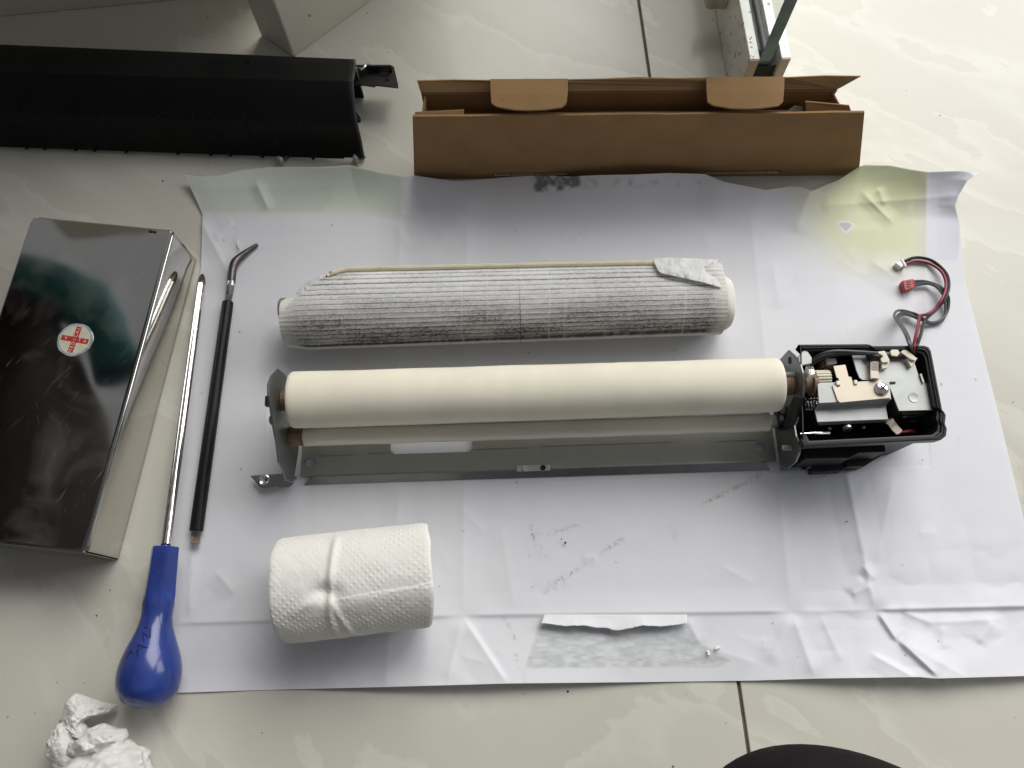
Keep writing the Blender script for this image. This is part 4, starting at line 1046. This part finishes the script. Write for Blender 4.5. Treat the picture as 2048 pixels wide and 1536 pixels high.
def text(body, size, x, y, rot, zz, parent, mat):
    cu = bpy.data.curves.new('lettering', 'FONT'); cu.body = body; cu.size = size
    cu.align_x = 'CENTER'; cu.align_y = 'CENTER'; cu.offset = size * .012
    o = bpy.data.objects.new('lettering', cu); col.objects.link(o)
    dg = bpy.context.evaluated_depsgraph_get(); dg.update()
    me = bpy.data.meshes.new_from_object(o.evaluated_get(dg))
    bpy.data.objects.remove(o)
    o = bpy.data.objects.new('lettering', me); col.objects.link(o); me.materials.clear(); me.materials.append(mat)
    o.parent = parent; o.location = (*rotp(x, y), zz); o.rotation_euler = (0, 0, sang + rot)
    return o
for k, chh in enumerate('MEDICAL'):
    text(chh, sr_ * .27, 0, -cb * .86 + k * cb * .287, R(90), SZt + .0003, stk, MT['stickerlet'])
text('V', sr_ * .26, -cb * .66, 0, 0, SZt + .0003, stk, MT['stickerlet'])
text('T', sr_ * .26, cb * .36, 0, 0, SZt + .0003, stk, MT['stickerlet'])
text('A', sr_ * .26, cb * .76, 0, 0, SZt + .0003, stk, MT['stickerlet'])
p = B(305, 464, SBZ)
mk('rust_mark', *g_prism([(p.x - .003, p.y + .0008), (p.x - .001, p.y + .0013), (p.x + .001, p.y + .0004), (p.x + .0028, p.y + .001), (p.x + .002, p.y - .0008), (p.x - .0006, p.y - .0002), (p.x - .0022, p.y - .0009)], SBZ + .0006, SBZ + .0009), MT['debris'], lid)

# ------------------------------------------------------------------ cardboard carton
KZ = 0.0815
kl, kr = P(825, 233, KZ), P(1729, 225, KZ)
kd = (kr - kl); klen = kd.length; kd.normalize()
carton = thing('cardboard_carton', 'long open brown cardboard carton with tuck tabs behind the poster', 'carton', (kl.x, kl.y, 0), math.atan2(kd.y, kd.x))
KO = Vector((kl.x, kl.y, 0)); ky = Vector((-kd.y, kd.x, 0))
def K(u, v, z):
    p = P(u, v, z) - KO
    return Vector((p.dot(kd), p.dot(ky), z))
th = 0.0016
def sheet(name, pts, th_, mat='cardboard', parent=carton, bevel=.0003, nrm=None):
    """flat panel from a 3D outline, given thickness along its normal"""
    pts = [Vector(p) for p in pts]
    n_ = nrm or (pts[1] - pts[0]).cross(pts[2] - pts[0]).normalized()
    k = len(pts)
    v = [tuple(p) for p in pts] + [tuple(p + n_ * th_) for p in pts]
    f = [tuple(range(k))[::-1], tuple(range(k, 2 * k))] + [(i, (i + 1) % k, k + (i + 1) % k, k + i) for i in range(k)]
    return mk(name, v, f, MT[mat], parent, bevel=bevel, seg=1)
depth = K(1280, 180, KZ).y
zbt = 0.0006
fl0, fr0 = K(829, 345, zbt), K(1716, 342, zbt)
# front wall, with the two slots along its bottom fold
nseg = 40
front = []
sl = [(K(986, 345, .008).x, K(1137, 345, .008).x), (K(1410, 340, .008).x, K(1562, 340, .008).x)]
outer_f = [(fl0.x, zbt), (fr0.x, zbt), (klen, KZ)] + [(klen * (1 - k / 14), KZ + .0004 * math.sin(k * 1.9)) for k in range(1, 14)] + [(0.0, KZ)]
slots = [[(a_, .0045), (b_, .0055), (b_, .0088), (a_, .0078)] for a_, b_ in sl]
fw_o = flat_with_holes('front_wall', outer_f, slots, -th, 0.0, 'cardboard', carton)
fw_o.rotation_euler = (R(90), 0, 0)
for a_, b_ in sl:
    sheet('slot_edge', [(a_ + .001, -.0006, .0040), (b_ - .001, -.0006, .0050), (b_ - .001, -.0006, .0066), (a_ + .001, -.0006, .0052)], .0022, 'cardedge', nrm=Vector((0, 1, 0)))
mk('box_floor', *g_box(fl0.x + .001, fr0.x - .001, th, depth, zbt, zbt + th), MT['cardboard'], carton)
bk = [K(842, 188, KZ - .002), K(1674, 174, KZ - .002)]
x0b, x1b = bk[0].x, bk[1].x
yb = (bk[0].y + bk[1].y) / 2
sheet('back_wall', [(x0b + .003, yb, zbt), (x1b - .003, yb, zbt), (x1b, yb, KZ - .002), (x0b, yb, KZ - .002)], -th, nrm=Vector((0, 1, 0)))
# side walls
for xa, xb_ in ((0.004, x0b + .002), (klen - .006, x1b - .002)):
    sheet('side_wall', [(xa, th, zbt), (xb_, yb - th, zbt), (xb_, yb - th, KZ - .004), (xa, th, KZ - .012)], th, nrm=Vector((1 if xa < .1 else -1, 0, 0)))
# lid hinge flap leaning outwards behind the back wall, two tuck tabs folded forward
ftl, ftr = K(834, 160, KZ + .004), K(1722, 151, KZ + .006)
sheet('lid_flap', [(x0b, yb, KZ - .002), (x1b, yb, KZ - .002), tuple(ftr)] + [tuple(ftr.lerp(ftl, k / 12) + Vector((0, .0006 * math.sin(k * 2.3), .0004 * math.sin(k * 1.3)))) for k in range(1, 12)] + [tuple(ftl)], th * .9)
def tuck(u0, u1, vt, vb, name='tuck_tab'):
    zt = KZ + .0062
    pt = []
    for u, v, dz in [(u0, vt, 0), (u1, vt - 1, 0), (u1 - 1, vt + 30, -.001), (u1 - 3, vb - 14, -.002), (u1 - 12, vb - 6, -.0026), ((u0 + u1) / 2 + 30, vb - 1, -.003), ((u0 + u1) / 2, vb, -.003), ((u0 + u1) / 2 - 30, vb - 1, -.003), (u0 + 14, vb - 7, -.0026), (u0 + 3, vb - 14, -.002), (u0 + 1, vt + 30, -.001)]:
        pt.append(K(u, v, zt + dz))
    sheet(name, pt, -th * .9)
tuck(980, 1136, 160, 223); tuck(1411, 1568, 156, 220)
# inner dust flaps at both ends
sheet('dust_flap', [K(830, 224, KZ - .004), K(928, 219, KZ - .004), K(928, 236, KZ - .007), K(830, 240, KZ - .007)], -.0012)
sheet('dust_flap', [K(1610, 201, KZ + .001), K(1698, 209, KZ - .001), K(1702, 222, KZ - .006), K(1612, 230, KZ - .008)], -.0012)
sheet('inner_ledge', [K(930, 226, KZ - .016), K(1600, 219, KZ - .016), K(1600, 230, KZ - .022), K(930, 236, KZ - .022)], -.0012)
# crumpled clear film left inside
def toK(w_):
    d = w_ - np.array(KO)
    return np.stack([d @ np.array(kd), d @ np.array(ky), d[..., 2]], -1)
MT['clearfilm'] = glass('clear_film', (0.9, 0.9, 0.9)); MT['clearfilm'].node_tree.nodes['Principled BSDF'].inputs['Roughness'].default_value = 0.12
MT['clearfilm'].node_tree.nodes['Principled BSDF'].inputs['IOR'].default_value = 1.2
bag = thing('plastic_film_bag', 'crumpled clear plastic film inside the open cardboard carton', 'plastic bag', (P(1250, 215, .02).x, P(1250, 215, .02).y, 0.0024))
def toG(w_): return w_ - np.array(bag.location)
sheet_from_px('film', [[(1150, 208, .058), (1250, 206, .060), (1330, 206, .058)], [(1150, 214, .054), (1250, 213, .058), (1330, 213, .053)], [(1150, 222, .048), (1250, 221, .054), (1330, 220, .046)], [(1150, 236, .030), (1250, 236, .036), (1330, 234, .028)], [(1150, 262, .003), (1250, 262, .003), (1330, 260, .003)]], MT['clearfilm'], 50, 36, .010, bag, fn=toG, sc=17, seed=101)
blk = thing('foam_wedge', 'small grey foam wedge inside the right end of the carton', 'packing foam', (P(1595, 225, .03).x, P(1595, 225, .03).y, .0024))
fw = [P(1570, 224, .066), P(1590, 209, .068), P(1606, 213, .066), P(1606, 226, .062)]
mk('foam_body', [tuple(p - blk.location) for p in fw] + [(p.x - blk.location.x, p.y - blk.location.y, 0) for p in fw], [(0, 1, 2, 3), (4, 5, 6, 7), (0, 1, 5, 4), (1, 2, 6, 5), (2, 3, 7, 6), (3, 0, 4, 7)], MT['gasket'], blk, bevel=.0006)

# ------------------------------------------------------------------ black machine cover
cvr = thing('black_plastic_cover', 'long black ribbed plastic machine cover lying on the floor', 'machine cover', P(300, 300, 0))
CO = Vector(cvr.location)
right = [(707, 121, .048), (708, 135, .053), (704, 160, .056), (703, 168, .0555), (705, 195, .050), (708, 225, .042), (711, 245, .036), (717, 270, .024), (722, 295, .012), (726, 318, .0035)]
left = [(-90, 88, .048), (-90, 100, .053), (-90, 140, .056), (-90, 147, .0555), (-90, 170, .050), (-90, 200, .042), (-90, 222, .036), (-90, 245, .024), (-90, 270, .012), (-90, 289, .0035)]
# the last stretch at the right end is cut back below (the ribbed skirt stops short)
NC = 90
pr_r = np.array([P(*q) for q in right]); pr_l = np.array([P(*q) for q in left])
tt_ = np.linspace(0, 1, NC)
G = pr_l[:, None] * (1 - tt_[None, :, None]) + pr_r[:, None] * tt_[None, :, None]
G = np.concatenate([G, (G[-1:] * 1.0)], 0); 
def seccurve(Gk, n_=60):
    out = []
    for j in range(Gk.shape[1]):
        sp_ = spline([Vector(p) for p in Gk[:-1, j]], 6); out.append([tuple(q) for q in sp_])
    return np.array(out).transpose(1, 0, 2)
G = seccurve(G)
nrow = G.shape[0]
keep = np.ones((nrow - 1, NC - 1), bool)
ri, ci = np.meshgrid(np.arange(nrow - 1) / (nrow - 1), np.arange(NC - 1) / (NC - 1), indexing='ij')
keep &= ~((ri > .975) & (ci > .955))
shell = grid_obj('cover_shell', G - np.array(CO), MT['cover'], parent=cvr, keep=keep, solid=.0022)
def on_cover(u_frac, row_frac):
    r_ = row_frac * (nrow - 1); c_ = u_frac * (NC - 1)
    i, j = int(min(r_, nrow - 2)), int(min(c_, NC - 2)); fr_, fc = r_ - i, c_ - j
    p = G[i, j] * (1 - fr_) * (1 - fc) + G[i + 1, j] * fr_ * (1 - fc) + G[i, j + 1] * (1 - fr_) * fc + G[i + 1, j + 1] * fr_ * fc
    return Vector(p) - CO
def pxfrac(u): return (u + 90) / (712 + 90)
for (ut, ub) in [(6, 57), (41, 92), (109, 153), (143, 190), (205, 252), (318, 353), (388, 418), (430, 456), (492, 519), (537, 560), (599, 618)]:
    pts = [on_cover(pxfrac(ut + (ub - ut) * k / 10 - 2), .62 + .395 * k / 10) + Vector((0, -.0002, .0012)) for k in range(11)]
    pts[-1] = pts[-1] + Vector((0, -.0016, -.0004))
    mk('rib', *g_tube(pts, .0014, 6), MT['cover'], shell)
# back wall down to the floor and right end rim
bw = np.stack([G[0], np.stack([G[0][:, 0], G[0][:, 1] + .002, np.full(NC, .0010)], -1)], 0)
grid_obj('back_skirt', bw - np.array(CO), MT['cover'], parent=cvr, solid=.002)
rimp = [Vector(G[i, -1]) - CO + Vector((.0004, 0, .0002)) for i in range(0, nrow - 1)]
mk('end_rim', *g_tube(rimp, .0013, 6), M('worn_black_edge', (0.05, 0.05, 0.05), .5), cvr)
# recycling ring, square hole and skirt tongue
p = on_cover(pxfrac(500), .13)
tv = [p + Vector((.0038 * math.cos(a), .0038 * math.sin(a), .0012 + .0003 * math.sin(a))) for a in np.linspace(0, 2 * math.pi, 25)]
mk('mould_mark', *g_tube(tv, .0003, 6), M('grey_plastic_mark', (.02, .02, .02), .35), shell)
mk('mould_mark', *g_tube([p + Vector((.0018 * math.cos(a), .0018 * math.sin(a), .0012)) for a in np.linspace(0, 5, 13)], .0003, 6), MT['cover'], shell)
tg = [(676, 253, .016), (714, 262, .018), (726, 312, .0035), (722, 316, .003), (690, 316, .003)]
hole = [P(707, 295, .008), P(716, 295, .008), P(718, 304, .006), P(709, 304, .006)]
mk('square_hole_inset', [tuple(p - CO + Vector((0, -.0006, .0020))) for p in hole], [(0, 1, 2, 3)], M('pale_floor_seen_through', (.5, .5, .46), .3), shell, solid=.0004)
tongue = [(712, 222, .030), (721, 235, .030), (721, 243, .028), (711, 243, .028)]
mk('end_tongue', *off(g_prism([P(*q).xy for q in tongue], .026, .030), CO), MT['cover'], cvr, bevel=.0004)
# bracket with two holes at the far end
br = [P(u, v, .030) for u, v in [(704, 168), (736, 148), (742, 130), (782, 130), (788, 134), (796, 168), (796, 174), (752, 169), (748, 172), (712, 166)]]
hA, hB = P(769, 149, .030), P(773, 160, .030)
o = flat_with_holes('end_bracket', [(q_ - CO).xy for q_ in br], [circ((hA - CO).x, (hA - CO).y, .0046, 20, .0026), circ((hB - CO).x, (hB - CO).y, .0026, 16, .0018)], .028, .030, 'black', cvr)
mk('bracket_wall', *off(g_prism([P(u, v, .036).xy for u, v in [(711, 129), (780, 129), (783, 133), (712, 133)]], .012, .036), CO), MT['black'], cvr, bevel=.0004)
mk('bracket_clip', *off(g_tube(spline([P(714, 136, .038), P(722, 138, .038), P(728, 135, .038), P(734, 129, .038), P(742, 131, .038)], 5), .0009, 8), CO), MT['steelbright'], cvr, smooth='auto')

# ------------------------------------------------------------------ loose screws
def loose_screw(label, u, v, ang_, group=None):
    c = P(u, v, 0)
    t = thing('loose_screw', label, 'screw', c, ang_, group)
    r_ = .0042
    prf = [(0, 0), (0, r_ * .55), (.0007, r_ * .9), (.0016, r_), (.0021, r_), (.0022, .0020)]
    mk('screw_head', *g_lathe((-.004, 0, r_ + .0003), (1, 0, -.12), prf, 22), MT['galv'], t, smooth='auto')
    pr = [(0, .002)]
    for k in range(8): pr += [(.0004 + k * .0009, .0020), (.0009 + k * .0009, .0015)]
    pr += [(.0084, .0008)]
    mk('screw_thread', *g_lathe((-.002, 0, r_ + .0001), (1, 0, -.22), pr, 16), MT['galvdark'], t, smooth='auto')
    mk('washer', *g_lathe((-.0016, 0, r_ + .0001), (1, 0, -.12), [(0, .0021), (0, .0040), (.0008, .0040), (.0008, .0021)], 22), MT['steelbright'], t, smooth='auto')
loose_screw('small washer screw half under the ribbed edge of the black cover', 568, 324, R(40), 'loose screws by the black cover')
loose_screw('small washer screw beside the square-holed corner of the black cover', 718, 322, R(22), 'loose screws by the black cover')

# ------------------------------------------------------------------ beige panels behind
def standing(name, label, px, height):
    ps = [P(u, v, 0) for u, v in px]
    c = sum(ps, Vector()) / len(ps)
    return tag(mk(name, *[(lambda g: ([(x - c.x, y - c.y, z) for x, y, z in g[0]], g[1]))(g_prism([p.xy for p in ps], 0.0, height))][0], MT['beige'], None, bevel=.0015), label, 'panel'), c
pa, c = standing('beige_board', 'thick beige board standing on edge beyond the black cover', [(522, 72), (588, 115), (900, -115), (850, -170)], .36); pa.location = c
pa, c = standing('beige_cabinet', 'beige cabinet side whose bottom edge runs behind the black cover', [(-300, 62), (560, -18), (640, -330), (-330, -330)], .45); pa.location = c

# ------------------------------------------------------------------ glass door panel in aluminium rail
RZ_ = 0.056
r0 = P(1500, 119, RZ_); rdir = (P(1478, 0, RZ_) - P(1500, 119, RZ_)).normalized()
drz = math.atan2(rdir.y, rdir.x) - math.pi / 2
door = thing('glass_door_panel', 'glass pane standing in a white aluminium rail behind the carton', 'glass door', (r0.x, r0.y, 0), drz)
DO = Vector((r0.x, r0.y, 0)); dxv = Vector((math.cos(drz), math.sin(drz), 0)); dyv = Vector((-math.sin(drz), math.cos(drz), 0))
def D(u, v, z):
    p = P(u, v, z) - DO
    return Vector((p.dot(dxv), p.dot(dyv), z))
wL = D(1521, 121, RZ_).x; wI = D(1564, 117, RZ_).x; wR = D(1584, 117, RZ_).x
LEN = .75
# rail: two hollow flanks and a web
mk('rail_flank', *g_box(0, wL, 0.0, LEN, .0006, RZ_), MT['alu'], door, bevel=.0006)
mk('rail_flank', *g_box(wI, wR, 0.0, LEN, .0006, RZ_), MT['alu'], door, bevel=.0006)
mk('sawn_end', *g_box(.0005, wL - .0005, -.0006, -.0001, .002, RZ_ - .0006), MT['alucut'], door)
mk('sawn_end', *g_box(wI + .0005, wR - .0005, -.0006, -.0001, .002, RZ_ - .0006), MT['alucut'], door)
mk('rail_web', *g_box(wL, wI, 0.0, LEN, .020, .026), MT['alucut'], door)
gw = (wI - wL)
mk('gasket', *g_box(wL, wL + gw * .26, .012, LEN, .026, RZ_ - .004), MT['gasket'], door, bevel=.0006)
mk('gasket', *g_box(wI - gw * .20, wI, .016, LEN, .026, RZ_ - .006), MT['gasket'], door, bevel=.0006)
mk('slot_shadow_liner', *g_box(wL + .0003, wI - .0003, .003, .004, .026, RZ_ - .012), MT['rubber'], door)
gx0_, gx1_ = wL + gw * .18, wL + gw * .72
gy = .0055
pane = mk('glass_pane', *g_box(gx0_, gx1_, gy + .0012, LEN, .030, .50), MT['glass'], door)
mk('pane_edge', *g_box(gx0_, gx1_, gy, gy + .0010, .030, .50), MT['glassedge'], door, bevel=.0003)
# fixing knob on the rail's near flank
kp = D(1448, 2, .026)
mk('rail_knob', *g_lathe((-.0005, kp.y, .030), (-1, 0, 0), [(0, .009), (.006, .009), (.0065, .0086), (.013, .0088), (.016, .0070), (.017, .003)], 28), M('beige_knob', (.45, .40, .33), .4), door, smooth='auto')

# ------------------------------------------------------------------ crumpled tissue
tis = thing('crumpled_tissue', 'crumpled white tissue with a twisted tail beside the blue handle', 'tissue', P(190, 1500, 0))
IO = Vector(tis.location)
def lump(u, v, z, r_, sx, sy, sz_, seed, rot=0):
    bm = bmesh.new(); bmesh.ops.create_icosphere(bm, subdivisions=6, radius=1)
    co = np.array([q.co for q in bm.verts])
    d = 0
    f_ = 1.5
    for o_ in range(3):
        n_ = vnoise(co[:, 0] * f_ + 7, co[:, 1] * f_ + 3, co[:, 2] * f_ + 5, seed + o_)
        d = d + (1 - np.abs(n_ - .5) * 2.6) / (o_ + 1.1) * .16; f_ *= 1.9
    warp = vnoise(co[:, 0] * 2 + 1, co[:, 1] * 2 + 9, co[:, 2] * 2, seed + 9) - .5
    rr = .74 + d + .35 * warp
    out = co * rr[:, None] * np.array([sx, sy, sz_]) * r_
    c_, s_ = math.cos(rot), math.sin(rot)
    out = np.stack([out[:, 0] * c_ - out[:, 1] * s_, out[:, 0] * s_ + out[:, 1] * c_, out[:, 2]], -1)
    ctr = np.array(P(u, v, z) - IO)
    out = out + ctr
    out[:, 2] = np.maximum(out[:, 2], .0006 + .0002 * vnoise(out[:, 0] * 300, out[:, 1] * 300, 0, 4))
    for q, p in zip(bm.verts, out): q.co = p
    me = bpy.data.meshes.new('wad'); bm.to_mesh(me); bm.free()
    return fin('wad', me, MT['tissue'], tis, True)
lump(205, 1548, .020, .031, 1.05, .72, .9, 201, .2)
lump(140, 1487, .018, .014, .9, 1.0, 1.1, 211, .6)
lump(178, 1502, .020, .019, 1.15, .75, .85, 221, .5)
lump(258, 1530, .016, .014, 1.2, .7, .9, 231, -.5)
def toI(w_): return w_ - np.array(IO)
sheet_from_px('tail', [[(122, 1452, .018), (130, 1405, .016), (150, 1386, .012), (170, 1391, .010), (205, 1404, .006), (234, 1410, .003)], [(134, 1458, .026), (148, 1425, .026), (164, 1410, .022), (185, 1412, .017), (210, 1414, .010), (236, 1412, .003)], [(146, 1462, .026), (160, 1440, .025), (176, 1432, .022), (192, 1430, .016), (212, 1426, .010), (233, 1415, .003)], [(160, 1455, .012), (168, 1442, .012), (182, 1434, .010), (196, 1430, .006), (215, 1427, .004), (232, 1416, .002)]], MT['tissue'], 80, 50, .0045, tis, fn=toI, sc=20, seed=301)
sheet_from_px('twist', [[(118, 1440, .012), (120, 1460, .014), (128, 1480, .018)], [(132, 1438, .024), (136, 1456, .026), (148, 1474, .030)], [(146, 1446, .028), (152, 1462, .028), (162, 1478, .030)], [(156, 1450, .016), (166, 1466, .018), (176, 1482, .022)]], MT['tissue'], 50, 40, .004, tis, fn=toI, sc=12, seed=311)
sheet_from_px('leaf', [[(128, 1506, .030), (150, 1482, .034), (180, 1466, .034), (215, 1462, .030)], [(134, 1510, .034), (160, 1490, .040), (190, 1474, .040), (222, 1470, .034)], [(150, 1514, .034), (176, 1500, .040), (205, 1486, .038), (232, 1482, .030)], [(170, 1512, .026), (196, 1508, .030), (215, 1496, .028), (228, 1490, .020)]], MT['tissue'], 60, 40, .005, tis, fn=toI, sc=26, seed=321)

# ------------------------------------------------------------------ person squatting with the phone (one knee shows; unseen upper body is posed to reflect dark in the steel lid)
person = thing('person', 'person in dark trousers and shirt squatting, one knee at the poster edge', 'person', (-0.2, -0.3, 0))
J = {  # joint: (x, y, z, radius)
    'pelvis': (-0.58, -0.26, 0.25, .13), 'waist': (-0.66, -0.08, 0.42, .14), 'chest': (-0.73, 0.20, 0.60, .19), 'upper': (-0.80, 0.36, 0.72, .17), 'neck': (-0.96, 0.42, 0.84, .06),
    'hipR': (-0.44, -0.28, 0.24, .10), 'thighR': (0.085, -0.26, 0.24, .085), 'kneeR': (0.130, -0.0455, 0.232, .063), 'ankR': (0.10, -0.30, 0.08, .045), 'toeR': (0.11, -0.20, 0.04, .036),
    'hipL': (-0.66, -0.24, 0.24, .10), 'kneeL': (-0.92, 0.10, 0.34, .07), 'ankL': (-0.88, -0.14, 0.08, .045), 'toeL': (-0.90, -0.04, 0.04, .036),
    'shR': (-0.62, 0.20, 0.78, .07), 'elR': (-0.30, -0.12, 0.76, .048), 'wrR': (-0.06, -0.13, 0.66, .03),
    'shL': (-0.82, 0.52, 0.70, .07), 'elL': (-0.90, 0.44, 0.46, .046), 'wrL': (-0.92, 0.22, 0.42, .03)}
E = [('pelvis', 'waist'), ('waist', 'chest'), ('chest', 'upper'), ('upper', 'neck'), ('pelvis', 'hipR'), ('hipR', 'thighR'), ('thighR', 'kneeR'), ('kneeR', 'ankR'), ('ankR', 'toeR'), ('pelvis', 'hipL'), ('hipL', 'kneeL'), ('kneeL', 'ankL'), ('ankL', 'toeL'),
     ('upper', 'shR'), ('shR', 'elR'), ('elR', 'wrR'), ('upper', 'shL'), ('shL', 'elL'), ('elL', 'wrL')]
keys = list(J)
def skin(name, J, E, mat, parent, O, root, sub=2):
    keys = list(J)
    me = bpy.data.meshes.new(name)
    me.from_pydata([tuple(Vector(J[k][:3]) - Vector(O)) for k in keys], [(keys.index(a), keys.index(b)) for a, b in E], [])
    o = fin(name, me, mat, parent)
    o.modifiers.new('skin', 'SKIN')
    for i, k in enumerate(keys):
        sv = me.skin_vertices[0].data[i]; sv.radius = (J[k][3], J[k][3]); sv.use_root = (k == root)
    m = o.modifiers.new('sub', 'SUBSURF'); m.levels = sub; m.render_levels = sub
    dg = bpy.context.evaluated_depsgraph_get(); dg.update()
    m2 = bpy.data.meshes.new_from_object(o.evaluated_get(dg))
    o.modifiers.clear(); o.data = m2
    m2.materials.clear(); m2.materials.append(mat)
    for p_ in m2.polygons: p_.use_smooth = True
    return o
skin('body', J, E, MT['trouser'], person, person.location, 'pelvis', 4)
# head with features
hc = Vector((-1.10, 0.44, 0.93)); PL = Vector(person.location)
bm = bmesh.new(); bmesh.ops.create_uvsphere(bm, u_segments=32, v_segments=24, radius=1)
fdir = Vector((0.55, 0.35, -0.75)).normalized(); updir = (Vector((0, .35, 1)) - fdir * Vector((0, .35, 1)).dot(fdir)).normalized(); sdir = fdir.cross(updir)
for q in bm.verts:
    x, y, z = q.co
    r_ = 1 + .22 * math.exp(-((x / .16) ** 2 + ((z + .12) / .22) ** 2)) * (y > 0) - .08 * math.exp(-(((abs(x) - .36) / .16) ** 2 + ((z - .05) / .12) ** 2)) * (y > 0) + .12 * math.exp(-((abs(x) - 1) / .12) ** 2 - (z / .25) ** 2 - (y / .2) ** 2)
    q.co = (sdir * x * .075 + fdir * y * .095 + updir * z * .115) * r_ + hc - PL
me = bpy.data.meshes.new('head'); bm.to_mesh(me); bm.free()
head = fin('head', me, MT['skin'], person, True)
bm = bmesh.new(); bmesh.ops.create_uvsphere(bm, u_segments=32, v_segments=24, radius=1)
for q in bm.verts:
    x, y, z = q.co
    y2 = min(y, .35 + .3 * z); z2 = max(z, -.35)
    q.co = (sdir * x * .082 + fdir * y2 * .103 + updir * z2 * .124) + hc - PL
me = bpy.data.meshes.new('hair'); bm.to_mesh(me); bm.free()
fin('hair', me, MT['hair'], head, True)
mk('scarf', *off(g_tube(spline([(-0.58, 0.40, 0.70), (-0.64, 0.50, 0.69), (-0.74, 0.555, 0.69), (-0.86, 0.57, 0.74), (-0.98, 0.54, 0.82)], 6), .045, 12), PL), MT['teal'], person, smooth=True)  # unseen, placed to give the steel lid a teal band in its reflection
def hand(wr, fw_, side_, name):
    fw_ = Vector(fw_).normalized(); side_ = (Vector(side_) - fw_ * Vector(side_).dot(fw_)).normalized(); dn = fw_.cross(side_)
    Jh = {'w': (*wr, .022), 'p': (*(Vector(wr) + fw_ * .055), .024)}; Eh = [('w', 'p')]
    for k, (o_, l_) in enumerate([(-.03, .055), (-.010, .07), (.012, .066), (.032, .05)]):
        b_ = Vector(wr) + fw_ * .085 + side_ * o_
        Jh[f'a{k}'] = (*b_, .009); Jh[f'b{k}'] = (*(b_ + fw_ * l_ * .5 + dn * .006), .0085); Jh[f'c{k}'] = (*(b_ + fw_ * l_ * .8 + dn * .022), .007)
        Eh += [('p', f'a{k}'), (f'a{k}', f'b{k}'), (f'b{k}', f'c{k}')]
    b_ = Vector(wr) + fw_ * .035 - side_ * .035
    Jh['t0'] = (*b_, .012); Jh['t1'] = (*(b_ + fw_ * .03 - side_ * .018 + dn * .01), .010); Jh['t2'] = (*(b_ + fw_ * .055 - side_ * .02 + dn * .02), .008)
    Eh += [('p', 't0'), ('t0', 't1'), ('t1', 't2')]
    skin(name, Jh, Eh, MT['skin'], person, PL, 'p', 2)
hand((-0.92, 0.22, 0.42), (.1, -.8, -.3), (1, 0, 0), 'hand')
hand((-0.06, -0.13, 0.66), (.6, .25, .1), (0, 0, 1), 'hand')

# ------------------------------------------------------------------ specks of debris
vv, ff = [], []
for (u, v, r_) in [(1136, 1383, 4), (1048, 1388, 2), (1130, 1086, 3.5), (1123, 1078, 2), (1065, 1174, 2), (878, 1172, 2), (220, 1180, 1.6), (193, 1231, 2), (325, 362, 2.5), (415, 34, 2), (775, 105, 1.5), (790, 680, 2), (1350, 700, 1.5), (1462, 1150, 1.5), (1694, 1043, 2.5), (1845, 920, 1.6), (1648, 952, 2), (790, 731, 2), (560, 1165, 1.2), (735, 26, 1.6), (132, 1130, 1.4), (96, 1427, 1.5), (70, 1425, 1.2)]:
    on = inpoly(np.array([u]), np.array([v]), top_edge + right_edge[1:] + bot_edge[::-1][1:] + left_edge[::-1][1:-1])[0]
    z = .0032 if on else .0003
    k = len(vv); n_ = 6
    for i in range(n_):
        a = 2 * math.pi * i / n_; q = r_ * random.uniform(.4, 1.2)
        vv.append(tuple(P(u + q * math.cos(a), v + q * math.sin(a) * .8, z)))
    vv.append(tuple(P(u, v, z + .0007)))
    ff += [(k + i, k + (i + 1) % n_, k + n_) for i in range(n_)]
db = mk('debris', vv, ff, MT['debris'])
db['kind'] = 'stuff'; db['label'] = 'tiny dark crumbs scattered over poster and floor'; db['category'] = 'debris'
